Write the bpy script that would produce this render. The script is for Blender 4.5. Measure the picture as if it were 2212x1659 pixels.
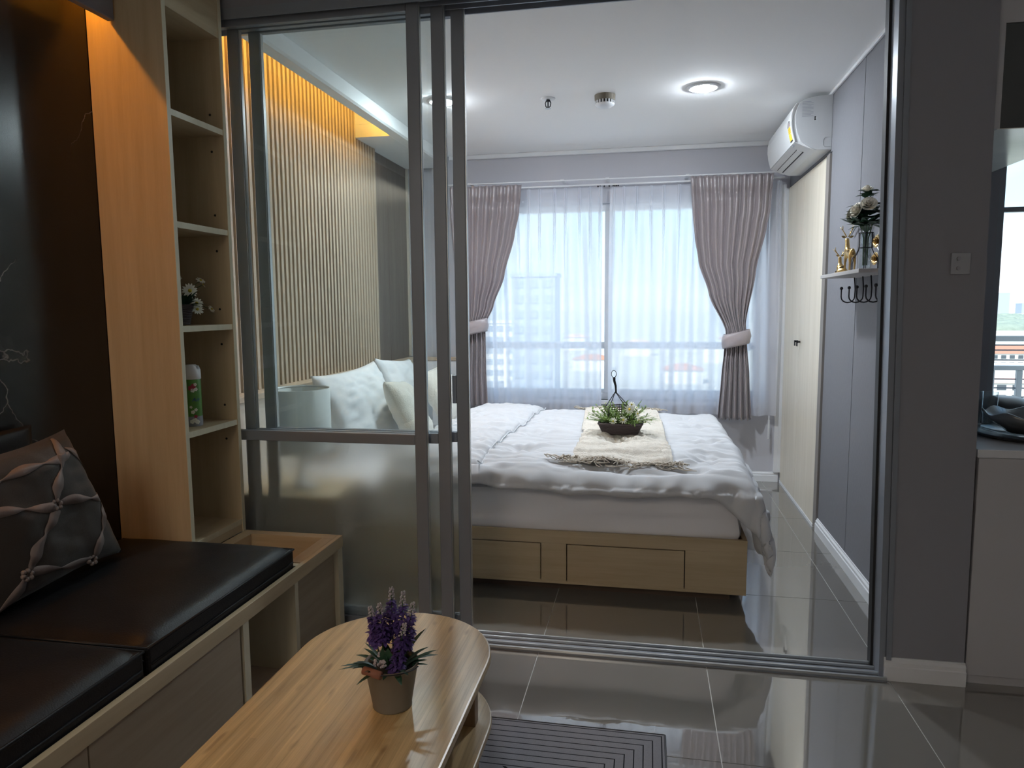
import bpy, bmesh, math, random
from math import sin, cos, pi, sqrt, exp, radians
from mathutils import Vector, Matrix, noise, Euler
random.seed(7)
R = random.random
def U(a, b): return a + (b - a) * random.random()
for o in list(bpy.data.objects): bpy.data.objects.remove(o)
SC = bpy.context.scene
COL = SC.collection

# ------------------------------------------------------------------ camera, sky, sun, exposure
CAM_H = 1.27
cd = bpy.data.cameras.new('camera'); cam = bpy.data.objects.new('camera', cd); COL.objects.link(cam)
cd.sensor_fit = 'HORIZONTAL'; cd.sensor_width = 36.0; cd.lens = 36.0 * 1533.0 / 2212.0
cd.clip_start = 0.02; cd.clip_end = 9000
yaw, pit, rol = radians(-10.91), radians(6.165), radians(0.44)
fw = Vector((sin(yaw)*cos(pit), cos(yaw)*cos(pit), -sin(pit)))
rt = Vector((cos(yaw), -sin(yaw), 0)); dn = fw.cross(rt)
r2 = cos(rol)*rt + sin(rol)*dn; d2 = -sin(rol)*rt + cos(rol)*dn
M = Matrix((r2, -d2, -fw)).transposed().to_4x4(); M.translation = Vector((0, 0, CAM_H))
cam.matrix_world = M
SC.camera = cam

EXPOSURE = 1.25
SKY = 0.72
SUN = 3.3
DOWN = 235.0
SPOT = 9.0
LED = 36.0
LED2 = 34.0
FILL_LAMP = 3.3
SC.cycles.diffuse_bounces = 8
SC.cycles.max_bounces = 16
SC.cycles.transparent_max_bounces = 32
SC.view_settings.view_transform = 'Standard'
SC.view_settings.look = 'None'
SC.view_settings.exposure = EXPOSURE
SC.view_settings.gamma = 1.0
SC.view_settings.use_curve_mapping = False

W = bpy.data.worlds.new('sky'); SC.world = W; W.use_nodes = True
nt = W.node_tree; nt.nodes.clear()
def wn(t, **k):
    n = nt.nodes.new(t)
    for a, b in k.items(): setattr(n, a, b)
    return n
tc = wn('ShaderNodeTexCoord'); sx = wn('ShaderNodeSeparateXYZ'); nt.links.new(tc.outputs['Generated'], sx.inputs[0])
rmp = wn('ShaderNodeValToRGB'); nt.links.new(sx.outputs['Z'], rmp.inputs[0])
e = rmp.color_ramp.elements
e[0].position = 0.0; e[0].color = (0.80, 0.97, 1.05, 1)
e[1].position = 1.0; e[1].color = (0.30, 0.56, 0.98, 1)
q = e.new(0.10); q.color = (0.64, 0.92, 1.10, 1)
q = e.new(0.35); q.color = (0.42, 0.74, 1.08, 1)
nz = wn('ShaderNodeTexNoise'); nz.inputs['Scale'].default_value = 2.6; nz.inputs['Detail'].default_value = 6
mp = wn('ShaderNodeMapping'); mp.inputs['Scale'].default_value = (1, 1, 3.2)
nt.links.new(tc.outputs['Generated'], mp.inputs[0]); nt.links.new(mp.outputs[0], nz.inputs['Vector'])
cr = wn('ShaderNodeValToRGB'); cr.color_ramp.elements[0].position = 0.46; cr.color_ramp.elements[1].position = 0.66
nt.links.new(nz.outputs['Fac'], cr.inputs[0])
mx = wn('ShaderNodeMixRGB'); mx.inputs[2].default_value = (0.98, 1.02, 1.06, 1)
nt.links.new(cr.outputs[0], mx.inputs[0]); nt.links.new(rmp.outputs[0], mx.inputs[1])
bg = wn('ShaderNodeBackground'); bg.inputs['Strength'].default_value = SKY
nt.links.new(mx.outputs[0], bg.inputs[0]); wo = wn('ShaderNodeOutputWorld'); nt.links.new(bg.outputs[0], wo.inputs[0])

sd = bpy.data.lights.new('sun', 'SUN'); sd.energy = SUN; sd.angle = 0.01; sd.color = (1, .96, .9)
so = bpy.data.objects.new('sun', sd); COL.objects.link(so)
so.rotation_euler = Vector((0.35, 0.62, -0.70)).to_track_quat('-Z', 'Y').to_euler()
def portal(nm, x0, x1, z0, z1, y):
    l = bpy.data.lights.new(nm, 'AREA'); l.shape = 'RECTANGLE'; l.size = x1-x0; l.size_y = z1-z0
    o = bpy.data.objects.new(nm, l); COL.objects.link(o); o.location = ((x0+x1)/2, y, (z0+z1)/2)
    o.rotation_euler = (radians(-90), 0, 0)
    l.cycles.is_portal = True
portal('window_portal', -1.36, .80, .60, 2.0, 5.46)
portal('window_portal', 1.43, 2.60, .05, 2.25, 3.47)

# ------------------------------------------------------------------ materials
def newmat(name):
    m = bpy.data.materials.new(name); m.use_nodes = True
    n = m.node_tree; n.nodes.clear()
    o = n.nodes.new('ShaderNodeOutputMaterial'); p = n.nodes.new('ShaderNodeBsdfPrincipled')
    n.links.new(p.outputs[0], o.inputs[0])
    return m, n, p, o
def N(n, t, **k):
    x = n.nodes.new(t)
    for a, b in k.items(): setattr(x, a, b)
    return x
def plain(name, col, rough=.5, metal=0., bump=0., bscale=200., spec=.5, var=0., vscale=6., coat=0.):
    m, n, p, o = newmat(name)
    p.inputs['Base Color'].default_value = (*col, 1); p.inputs['Roughness'].default_value = rough
    p.inputs['Metallic'].default_value = metal; p.inputs['Specular IOR Level'].default_value = spec
    if coat: p.inputs['Coat Weight'].default_value = coat; p.inputs['Coat Roughness'].default_value = .05
    t = N(n, 'ShaderNodeTexCoord')
    if bump:
        z = N(n, 'ShaderNodeTexNoise'); z.inputs['Scale'].default_value = bscale; z.inputs['Detail'].default_value = 3
        n.links.new(t.outputs['Object'], z.inputs['Vector'])
        b = N(n, 'ShaderNodeBump'); b.inputs['Strength'].default_value = bump; b.inputs['Distance'].default_value = .002
        n.links.new(z.outputs['Fac'], b.inputs['Height']); n.links.new(b.outputs[0], p.inputs['Normal'])
    if var:
        z = N(n, 'ShaderNodeTexNoise'); z.inputs['Scale'].default_value = vscale; z.inputs['Detail'].default_value = 4
        n.links.new(t.outputs['Object'], z.inputs['Vector'])
        x = N(n, 'ShaderNodeMixRGB'); x.inputs[1].default_value = (*[c*(1-var) for c in col], 1); x.inputs[2].default_value = (*[min(1, c*(1+var)) for c in col], 1)
        n.links.new(z.outputs['Fac'], x.inputs[0]); n.links.new(x.outputs[0], p.inputs['Base Color'])
    return m
def wood(name, c1, c2, axis='z', rough=.45, freq=26., stretch=.06, detail=5, spec=.4, planks=None, knots=False):
    m, n, p, o = newmat(name)
    t = N(n, 'ShaderNodeTexCoord'); mp = N(n, 'ShaderNodeMapping')
    s = [1., 1., 1.]; s['xyz'.index(axis)] = stretch; mp.inputs['Scale'].default_value = s
    n.links.new(t.outputs['Object'], mp.inputs[0])
    z = N(n, 'ShaderNodeTexNoise'); z.inputs['Scale'].default_value = freq; z.inputs['Detail'].default_value = detail; z.inputs['Roughness'].default_value = .65
    n.links.new(mp.outputs[0], z.inputs['Vector'])
    r = N(n, 'ShaderNodeValToRGB'); r.color_ramp.elements[0].position = .3; r.color_ramp.elements[1].position = .7
    r.color_ramp.elements[0].color = (*c1, 1); r.color_ramp.elements[1].color = (*c2, 1)
    n.links.new(z.outputs['Fac'], r.inputs[0])
    out = r.outputs[0]
    if planks:
        ax, w = planks
        sp = N(n, 'ShaderNodeSeparateXYZ'); n.links.new(t.outputs['Object'], sp.inputs[0])
        a = N(n, 'ShaderNodeMath', operation='DIVIDE'); a.inputs[1].default_value = w; n.links.new(sp.outputs[ax], a.inputs[0])
        f = N(n, 'ShaderNodeMath', operation='FLOOR'); n.links.new(a.outputs[0], f.inputs[0])
        # staggered lengths along the grain
        g = N(n, 'ShaderNodeMath', operation='MULTIPLY_ADD'); g.inputs[1].default_value = .9; n.links.new(sp.outputs['xyz'.index(axis)], g.inputs[0])
        gg = N(n, 'ShaderNodeMath', operation='MULTIPLY'); gg.inputs[1].default_value = .618; n.links.new(f.outputs[0], gg.inputs[0]); n.links.new(gg.outputs[0], g.inputs[2])
        fl = N(n, 'ShaderNodeMath', operation='FLOOR'); n.links.new(g.outputs[0], fl.inputs[0])
        cb = N(n, 'ShaderNodeCombineXYZ'); n.links.new(f.outputs[0], cb.inputs[0]); n.links.new(fl.outputs[0], cb.inputs[1])
        wn_ = N(n, 'ShaderNodeTexWhiteNoise'); n.links.new(cb.outputs[0], wn_.inputs['Vector'])
        mr = N(n, 'ShaderNodeMapRange'); mr.inputs['To Min'].default_value = .88; mr.inputs['To Max'].default_value = 1.08
        n.links.new(wn_.outputs['Value'], mr.inputs[0])
        fr = N(n, 'ShaderNodeMath', operation='FRACT'); n.links.new(a.outputs[0], fr.inputs[0])
        gt = N(n, 'ShaderNodeMath', operation='GREATER_THAN'); gt.inputs[1].default_value = .06; n.links.new(fr.outputs[0], gt.inputs[0])
        ml = N(n, 'ShaderNodeMapRange'); ml.inputs['To Min'].default_value = .82; ml.inputs['To Max'].default_value = 1.0; n.links.new(gt.outputs[0], ml.inputs[0])
        mu = N(n, 'ShaderNodeMath', operation='MULTIPLY'); n.links.new(mr.outputs[0], mu.inputs[0]); n.links.new(ml.outputs[0], mu.inputs[1])
        x = N(n, 'ShaderNodeMixRGB', blend_type='MULTIPLY'); x.inputs[0].default_value = 1; n.links.new(out, x.inputs[1]); n.links.new(mu.outputs[0], x.inputs[2])
        out = x.outputs[0]
    if knots:
        v = N(n, 'ShaderNodeTexNoise'); v.inputs['Scale'].default_value = 38; v.inputs['Detail'].default_value = 1
        mk = N(n, 'ShaderNodeMapping'); mk.inputs['Scale'].default_value = (1, .3, 1); n.links.new(t.outputs['Object'], mk.inputs[0]); n.links.new(mk.outputs[0], v.inputs['Vector'])
        kr = N(n, 'ShaderNodeValToRGB'); kr.color_ramp.elements[0].position = .66; kr.color_ramp.elements[1].position = .78
        kr.color_ramp.elements[0].color = (1, 1, 1, 1); kr.color_ramp.elements[1].color = (.62, .56, .5, 1); n.links.new(v.outputs['Fac'], kr.inputs[0])
        x = N(n, 'ShaderNodeMixRGB', blend_type='MULTIPLY'); x.inputs[0].default_value = 1; n.links.new(out, x.inputs[1]); n.links.new(kr.outputs[0], x.inputs[2]); out = x.outputs[0]
    n.links.new(out, p.inputs['Base Color'])
    p.inputs['Roughness'].default_value = rough; p.inputs['Specular IOR Level'].default_value = spec
    b = N(n, 'ShaderNodeBump'); b.inputs['Strength'].default_value = .12; b.inputs['Distance'].default_value = .001
    n.links.new(z.outputs['Fac'], b.inputs['Height']); n.links.new(b.outputs[0], p.inputs['Normal'])
    return m
def clear_glass(name, col=(.93, .96, .95), refl=.045, rough=0.0):
    m, n, p, o = newmat(name); n.nodes.remove(p)
    a = N(n, 'ShaderNodeBsdfTransparent'); a.inputs[0].default_value = (*col, 1)
    g = N(n, 'ShaderNodeBsdfGlossy'); g.inputs['Roughness'].default_value = rough
    lw = N(n, 'ShaderNodeLayerWeight'); lw.inputs[0].default_value = .5
    pw = N(n, 'ShaderNodeMath', operation='POWER'); pw.inputs[1].default_value = 5; n.links.new(lw.outputs['Facing'], pw.inputs[0])
    k = N(n, 'ShaderNodeMath', operation='MULTIPLY_ADD'); k.inputs[1].default_value = .85; k.inputs[2].default_value = refl; n.links.new(pw.outputs[0], k.inputs[0])
    x = N(n, 'ShaderNodeMixShader'); n.links.new(k.outputs[0], x.inputs[0]); n.links.new(a.outputs[0], x.inputs[1]); n.links.new(g.outputs[0], x.inputs[2])
    n.links.new(x.outputs[0], o.inputs[0])
    return m
def emit(name, col, s):
    m, n, p, o = newmat(name); n.nodes.remove(p)
    a = N(n, 'ShaderNodeEmission'); a.inputs[0].default_value = (*col, 1); a.inputs[1].default_value = s
    n.links.new(a.outputs[0], o.inputs[0]); return m
def sheer_mat(name):
    m, n, p, o = newmat(name); n.nodes.remove(p)
    tr = N(n, 'ShaderNodeBsdfTransparent'); tl = N(n, 'ShaderNodeBsdfTranslucent'); df = N(n, 'ShaderNodeBsdfDiffuse')
    tl.inputs[0].default_value = (.80, .82, .90, 1); df.inputs[0].default_value = (.92, .92, .95, 1)
    x = N(n, 'ShaderNodeMixShader'); x.inputs[0].default_value = .40
    n.links.new(tl.outputs[0], x.inputs[1]); n.links.new(df.outputs[0], x.inputs[2])
    lw = N(n, 'ShaderNodeLayerWeight'); lw.inputs[0].default_value = .5
    mr = N(n, 'ShaderNodeMapRange'); mr.inputs['From Min'].default_value = .0; mr.inputs['From Max'].default_value = .42
    mr.inputs['To Min'].default_value = .64; mr.inputs['To Max'].default_value = .97; n.links.new(lw.outputs['Facing'], mr.inputs[0])
    y = N(n, 'ShaderNodeMixShader'); n.links.new(mr.outputs[0], y.inputs[0]); n.links.new(tr.outputs[0], y.inputs[1]); n.links.new(x.outputs[0], y.inputs[2])
    n.links.new(y.outputs[0], o.inputs[0]); return m
def satin(name, c1, c2):
    m, n, p, o = newmat(name)
    p.inputs['Base Color'].default_value = (*c1, 1); p.inputs['Roughness'].default_value = .30; p.inputs['Specular IOR Level'].default_value = .9; p.inputs['Sheen Weight'].default_value = .25
    p.inputs['Anisotropic'].default_value = .5
    t = N(n, 'ShaderNodeTexCoord'); z = N(n, 'ShaderNodeTexNoise'); mp = N(n, 'ShaderNodeMapping'); mp.inputs['Scale'].default_value = (900, 900, 60)
    n.links.new(t.outputs['Object'], mp.inputs[0]); n.links.new(mp.outputs[0], z.inputs['Vector']); z.inputs['Scale'].default_value = 1
    x = N(n, 'ShaderNodeMixRGB'); x.inputs[1].default_value = (*c1, 1); x.inputs[2].default_value = (*c2, 1); n.links.new(z.outputs['Fac'], x.inputs[0]); n.links.new(x.outputs[0], p.inputs['Base Color'])
    return m
def marble(name):
    m, n, p, o = newmat(name)
    t = N(n, 'ShaderNodeTexCoord')
    z = N(n, 'ShaderNodeTexNoise'); z.inputs['Scale'].default_value = 1.7; z.inputs['Detail'].default_value = 6; n.links.new(t.outputs['Object'], z.inputs['Vector'])
    ad = N(n, 'ShaderNodeMixRGB', blend_type='ADD'); ad.inputs[0].default_value = .8; n.links.new(t.outputs['Object'], ad.inputs[1]); n.links.new(z.outputs['Color'], ad.inputs[2])
    v = N(n, 'ShaderNodeTexVoronoi', feature='DISTANCE_TO_EDGE'); v.inputs['Scale'].default_value = 1.5; n.links.new(ad.outputs[0], v.inputs['Vector'])
    r = N(n, 'ShaderNodeValToRGB'); r.color_ramp.elements[0].position = .0; r.color_ramp.elements[1].position = .0028
    r.color_ramp.elements[0].color = (.20, .17, .15, 1); r.color_ramp.elements[1].color = (0, 0, 0, 1); n.links.new(v.outputs[0], r.inputs[0])
    z2 = N(n, 'ShaderNodeTexNoise'); z2.inputs['Scale'].default_value = 3.; z2.inputs['Detail'].default_value = 5; n.links.new(t.outputs['Object'], z2.inputs['Vector'])
    r2_ = N(n, 'ShaderNodeValToRGB'); r2_.color_ramp.elements[0].position = .35; r2_.color_ramp.elements[1].position = .75
    r2_.color_ramp.elements[0].color = (.010, .0095, .0098, 1); r2_.color_ramp.elements[1].color = (.024, .021, .020, 1); n.links.new(z2.outputs['Fac'], r2_.inputs[0])
    msk = N(n, 'ShaderNodeValToRGB'); msk.color_ramp.elements[0].position = .50; msk.color_ramp.elements[1].position = .66
    z3 = N(n, 'ShaderNodeTexNoise'); z3.inputs['Scale'].default_value = 2.2; n.links.new(t.outputs['Object'], z3.inputs['Vector']); n.links.new(z3.outputs['Fac'], msk.inputs[0])
    ml = N(n, 'ShaderNodeMixRGB', blend_type='MULTIPLY'); ml.inputs[0].default_value = 1; n.links.new(r.outputs[0], ml.inputs[1]); n.links.new(msk.outputs[0], ml.inputs[2])
    x = N(n, 'ShaderNodeMixRGB', blend_type='ADD'); x.inputs[0].default_value = 1; n.links.new(r2_.outputs[0], x.inputs[1]); n.links.new(ml.outputs[0], x.inputs[2])
    n.links.new(x.outputs[0], p.inputs['Base Color']); p.inputs['Roughness'].default_value = .24; p.inputs['IOR'].default_value = 1.5
    return m
def fabric(name, col, scale=900., rough=.9, strength=.25, sheen=.1, stretch=(1, 1, 1), var=.0):
    m, n, p, o = newmat(name)
    p.inputs['Base Color'].default_value = (*col, 1); p.inputs['Roughness'].default_value = rough; p.inputs['Sheen Weight'].default_value = sheen; p.inputs['Specular IOR Level'].default_value = .25
    t = N(n, 'ShaderNodeTexCoord'); mp = N(n, 'ShaderNodeMapping'); mp.inputs['Scale'].default_value = stretch; n.links.new(t.outputs['Object'], mp.inputs[0])
    z = N(n, 'ShaderNodeTexNoise'); z.inputs['Scale'].default_value = scale; z.inputs['Detail'].default_value = 2; n.links.new(mp.outputs[0], z.inputs['Vector'])
    b = N(n, 'ShaderNodeBump'); b.inputs['Strength'].default_value = strength; b.inputs['Distance'].default_value = .003
    n.links.new(z.outputs['Fac'], b.inputs['Height']); n.links.new(b.outputs[0], p.inputs['Normal'])
    if var:
        x = N(n, 'ShaderNodeMixRGB'); x.inputs[1].default_value = (*[c*(1-var) for c in col], 1); x.inputs[2].default_value = (*[min(1, c*(1+var)) for c in col], 1)
        n.links.new(z.outputs['Fac'], x.inputs[0]); n.links.new(x.outputs[0], p.inputs['Base Color'])
    return m
def frosted(name):
    m, n, p, o = newmat(name)
    p.inputs['Base Color'].default_value = (.93, .95, .93, 1); p.inputs['Transmission Weight'].default_value = 1.0
    p.inputs['Roughness'].default_value = .32; p.inputs['IOR'].default_value = 1.16
    df = N(n, 'ShaderNodeBsdfDiffuse'); df.inputs[0].default_value = (.62, .62, .56, 1); x = N(n, 'ShaderNodeMixShader'); x.inputs[0].default_value = .07
    n.links.new(p.outputs[0], x.inputs[1]); n.links.new(df.outputs[0], x.inputs[2]); n.links.new(x.outputs[0], o.inputs[0])
    return m

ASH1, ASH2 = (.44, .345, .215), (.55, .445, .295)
MAT = {}
def reg(k, m): MAT[k] = m
reg('ash_z', wood('ash_vertical', ASH1, ASH2, 'z')); reg('ash_y', wood('ash_lengthwise', ASH1, ASH2, 'y')); reg('ash_x', wood('ash_crosswise', ASH1, ASH2, 'x'))
reg('ash_door_shade', wood('ash_bench_door_shaded', (.30, .235, .16), (.38, .305, .215), 'y'))  # same ash darkened: shade of the recessed bench fronts put into colour
reg('edge', wood('ash_edge_band', (.56, .50, .36), (.64, .58, .43), 'z'))
reg('dark_in', wood('ash_inside', (.46, .35, .26), (.54, .43, .32), 'z'))
reg('plinth', plain('dark_plinth', (.10, .065, .045), .6))
reg('bamboo', wood('bamboo_planks', (.35, .225, .085), (.63, .45, .215), 'y', rough=.36, spec=.8, freq=70, stretch=.035, planks=(0, .021), knots=True))
_p = MAT['bamboo'].node_tree.nodes['Principled BSDF']; _p.inputs['IOR'].default_value = 2.1; _p.inputs['Specular IOR Level'].default_value = .5; _p.inputs['Roughness'].default_value = .33
reg('bamboo_dark', wood('bamboo_leg', (.20, .12, .06), (.30, .19, .10), 'z', rough=.5, freq=40))
reg('leather', plain('black_leather', (.009, .009, .011), .46, bump=.25, bscale=260, spec=.28))
reg('marble', marble('brown_black_marble'))
reg('wall', plain('grey_wallpaint', (.50, .50, .54), .85, bump=.1, bscale=300))
reg('wallpaper', fabric('grey_wallpaper', (.195, .195, .213), 260, .8, .3, 0, (1, 1, .12), var=.08))
reg('dark_wall', plain('charcoal_wallpaint', (.25, .25, .28), .8, bump=.1, bscale=300))
reg('ceil', plain('white_ceiling', (.87, .87, .87), .9))
reg('white', plain('white_paint', (.78, .78, .79), .45))
reg('trimwhite', plain('white_trim', (.70, .71, .73), .4))
reg('tile', plain('polished_grey_beige_tile', (.185, .172, .153), .022, var=.05, vscale=3))
MAT['tile'].node_tree.nodes['Principled BSDF'].inputs['IOR'].default_value = 3.4
reg('grout', plain('pale_grout', (.72, .70, .66), .8))
reg('alu', plain('grey_anodised_aluminium', (.25, .272, .31), .42, metal=.35))
reg('alu_lt', plain('light_aluminium', (.52, .53, .53), .30, metal=.85))
reg('alu_dk', plain('dark_gasket', (.02, .02, .022), .6))
reg('glass', clear_glass('clear_pane', (.95, .97, .965)))
reg('wglass', clear_glass('window_pane', (.96, .98, .985), refl=.035))
reg('frost', frosted('frosted_pane'))
reg('tumbler', clear_glass('tumbler_glass', (.93, .96, .97), refl=.055))
reg('slat', wood('slat_oak', (.46, .36, .27), (.58, .47, .36), 'z', rough=.5))
reg('slat_back_shade', plain('slat_backing_shaded', (.14, .115, .095), .7))  # backing darkened: depth shade between the slats put into colour
reg('dkpanel', wood('dark_walnut_panel', (.13, .105, .095), (.20, .165, .145), 'z', rough=.4, freq=18))
reg('cream', plain('cream_leatherette', (.66, .60, .52), .5))
reg('cotton', fabric('white_pillow_cotton', (.84, .85, .87), 700, .9, .12, .1))
reg('lino', fabric('white_cotton', (.61, .62, .64), 700, .9, .12, .1))
reg('sheet', fabric('white_sheet', (.88, .88, .92), 700, .9, .10, .1))
reg('fluffy', fabric('cream_fleece', (.74, .70, .62), 160, 1., .9, .4, var=.06))
reg('runner', fabric('beige_knit', (.72, .67, .59), 210, 1., 1.0, .1, var=.12))
reg('fringe', plain('beige_yarn', (.58, .52, .44), .95))
reg('satin', satin('mauve_satin', (.26, .222, .235), (.35, .30, .31)))
reg('satin2', satin('pale_satin', (.33, .285, .30), (.39, .34, .35)))
reg('sheer', sheer_mat('white_sheer'))
reg('acwhite', plain('ac_white_plastic', (.66, .67, .67), .35))
reg('acgrey', plain('ac_grey_plastic', (.47, .48, .49), .45))
reg('black', plain('black_plastic', (.012, .012, .013), .5))
reg('slab_gap', plain('seam_dark', (.02, .02, .022), .8)); reg('plate', plain('grey_plate', (.34, .35, .38), .5)); reg('jambstrip', plain('grey_brown_strip', (.22, .20, .185), .6)); reg('iron', plain('black_iron', (.03, .03, .035), .5, metal=.6))
reg('gold', plain('brushed_gold', (.62, .43, .18), .3, metal=1.0))
reg('wicker', plain('brown_wicker', (.075, .055, .055), .75, bump=.5, bscale=120))
reg('leaf', plain('green_leaf', (.035, .10, .035), .5, var=.35, vscale=30))
reg('leafy', plain('yellow_green_leaf', (.20, .30, .075), .55, var=.3, vscale=40))
reg('leafdk', plain('deep_green_leaf', (.022, .065, .035), .45, var=.3, vscale=40))
reg('petal', plain('white_petal', (.85, .85, .74), .6))
reg('cpetal', plain('cream_petal', (.80, .76, .66), .6))
reg('yellow', plain('yellow_disc', (.62, .50, .06), .7))
reg('purple', plain('violet_floret', (.085, .045, .20), .7, var=.4, vscale=60))
reg('palebud', plain('pale_bud', (.42, .38, .40), .8))
reg('stem', plain('green_stem', (.05, .10, .03), .6))
reg('bucket', plain('weathered_tin', (.185, .16, .122), .6, metal=.1, var=.12, vscale=18))
reg('terracotta', plain('terracotta_grip', (.26, .105, .065), .7))
reg('soil', plain('dark_soil', (.03, .025, .02), 1.))
reg('pillowbrown', fabric('taupe_satin_fabric', (.038, .029, .023), 500, .6, .2, .2))
reg('ribbon', plain('mauve_ribbon', (.19, .145, .13), .55, bump=.3, bscale=600))
reg('shade', plain('white_lampshade', (.80, .82, .80), .7))
reg('grey_shelf', wood('grey_oak', (.40, .38, .37), (.50, .48, .47), 'y', rough=.6))
reg('grey_cab', plain('grey_laminate', (.46, .455, .475), .45))
reg('dark_cab', plain('dark_gloss_panel', (.07, .075, .075), .12))
reg('stone', plain('pale_worktop', (.62, .63, .66), .3, var=.06, vscale=10))
reg('dish', plain('slate_grey_glaze', (.13, .14, .15), .25))
reg('dishdk', plain('black_glaze', (.02, .021, .025), .3))
reg('green_can', plain('green_label', (.10, .27, .045), .35, var=.25, vscale=30))
reg('red', plain('red_print', (.42, .03, .06), .4)); reg('blue', plain('blue_print', (.05, .10, .42), .4))
reg('labyellow', plain('label_yellow', (.80, .62, .05), .5)); reg('greyprint', plain('grey_print', (.30, .31, .34), .6))
reg('rail', plain('white_metal_rail', (.78, .79, .78), .5))
reg('ledglow', emit('orange_led_strip', (1.0, .50, .075), LED))
reg('fillglow', emit('warm_fill_glow', (1.0, .87, .72), FILL_LAMP))
reg('ledglow2', emit('orange_led_strip', (1.0, .36, .03), LED2))
reg('downglow', emit('white_led_diffuser', (.84, .92, 1.0), DOWN))

# ------------------------------------------------------------------ builders
WL = {}
def wl(o): return WL.get(o.name, Vector((0, 0, 0)))
class MB:
    def __init__(s): s.v = []; s.f = []
    def add(s, vs, fs):
        b = len(s.v); s.v += [Vector(p) for p in vs]; s.f += [tuple(b+i for i in f) for f in fs]; return s
    def box(s, x0, x1, y0, y1, z0, z1):
        return s.add([(x0,y0,z0),(x1,y0,z0),(x1,y1,z0),(x0,y1,z0),(x0,y0,z1),(x1,y0,z1),(x1,y1,z1),(x0,y1,z1)],
                     [(0,3,2,1),(4,5,6,7),(0,1,5,4),(1,2,6,5),(2,3,7,6),(3,0,4,7)])
    def prism(s, pts, axis, a, b):
        n = len(pts); vs = []
        for k in (a, b):
            for (u, v) in pts: vs.append({'x': (k, u, v), 'y': (u, k, v), 'z': (u, v, k)}[axis])
        fs = [tuple(range(n))[::-1], tuple(range(n, 2*n))] + [(i, (i+1) % n, n+(i+1) % n, n+i) for i in range(n)]
        return s.add(vs, fs)
    def lathe(s, prof, c, n=24, caps=True, ax=None):
        c = Vector(c); vs = []; fs = []
        for (r, z) in prof:
            for k in range(n):
                a = 2*pi*k/n; p = Vector((r*cos(a), r*sin(a), z))
                if ax: p = ax @ p
                vs.append(c+p)
        m = len(prof)
        for i in range(m-1):
            for k in range(n): fs.append((i*n+k, i*n+(k+1) % n, (i+1)*n+(k+1) % n, (i+1)*n+k))
        if caps: fs.append(tuple(range(n))[::-1]); fs.append(tuple((m-1)*n+k for k in range(n)))
        return s.add(vs, fs)
    def tube(s, pts, r, n=8, closed=False, caps=True):
        pts = [Vector(p) for p in pts]; m = len(pts); rr = r if isinstance(r, (list, tuple)) else [r]*m
        vs = []; fs = []; up = Vector((0.13, .27, .95)).normalized(); prev = None
        for i, p in enumerate(pts):
            if closed: t = pts[(i+1) % m] - pts[i-1]
            else: t = pts[min(i+1, m-1)] - pts[max(i-1, 0)]
            t.normalize()
            if prev is None:
                u = t.cross(up)
                if u.length < 1e-3: u = t.cross(Vector((1, 0, 0)))
            else: u = prev - t*prev.dot(t)
            u.normalize(); w = t.cross(u); prev = u
            for k in range(n):
                a = 2*pi*k/n; vs.append(p + rr[i]*(cos(a)*u + sin(a)*w))
        for i in range(m if closed else m-1):
            j = (i+1) % m
            for k in range(n): fs.append((i*n+k, i*n+(k+1) % n, j*n+(k+1) % n, j*n+k))
        if caps and not closed: fs.append(tuple(range(n))[::-1]); fs.append(tuple((m-1)*n+k for k in range(n)))
        return s.add(vs, fs)
    def grid(s, fn, nu, nv, wrapu=False):
        vs = [fn(i/(nu-1 if not wrapu else nu), j/(nv-1)) for j in range(nv) for i in range(nu)]
        fs = []
        for j in range(nv-1):
            for i in range(nu if wrapu else nu-1):
                i2 = (i+1) % nu; fs.append((j*nu+i, j*nu+i2, (j+1)*nu+i2, (j+1)*nu+i))
        return s.add(vs, fs)
    def ball(s, c, r, n=8, m=6, sc=(1, 1, 1)):
        c = Vector(c); vs = [c+Vector((0, 0, -r*sc[2]))]; fs = []
        for j in range(1, m):
            t = -pi/2 + pi*j/m
            for k in range(n):
                a = 2*pi*k/n; vs.append(c+Vector((r*sc[0]*cos(t)*cos(a), r*sc[1]*cos(t)*sin(a), r*sc[2]*sin(t))))
        vs.append(c+Vector((0, 0, r*sc[2]))); L = len(vs)-1
        for k in range(n): fs.append((0, 1+(k+1) % n, 1+k)); fs.append((L, 1+(m-2)*n+k, 1+(m-2)*n+(k+1) % n))
        for j in range(m-2):
            for k in range(n): fs.append((1+j*n+k, 1+j*n+(k+1) % n, 1+(j+1)*n+(k+1) % n, 1+(j+1)*n+k))
        return s.add(vs, fs)
    def leaf(s, base, d, up, L, Wd, bend=.2, fold=.15, n=5):
        d = Vector(d).normalized(); up = Vector(up); sd_ = d.cross(up)
        if sd_.length < 1e-4: sd_ = d.cross(Vector((1, .1, 0)))
        sd_.normalize(); nn = sd_.cross(d).normalized(); base = Vector(base); vs = []; fs = []
        for i in range(n+1):
            t = i/n; w = Wd*.5*sin(pi*min(1, t*.96+.03))**.8
            c = base + d*(L*t) - nn*(bend*L*t*t)
            vs += [c - sd_*w + nn*fold*w, c, c + sd_*w + nn*fold*w]
        for i in range(n):
            a = i*3; fs += [(a, a+1, a+4, a+3), (a+1, a+2, a+5, a+4)]
        return s.add(vs, fs)
    def xf(s, m):
        s.v = [m @ p for p in s.v]; return s
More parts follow.
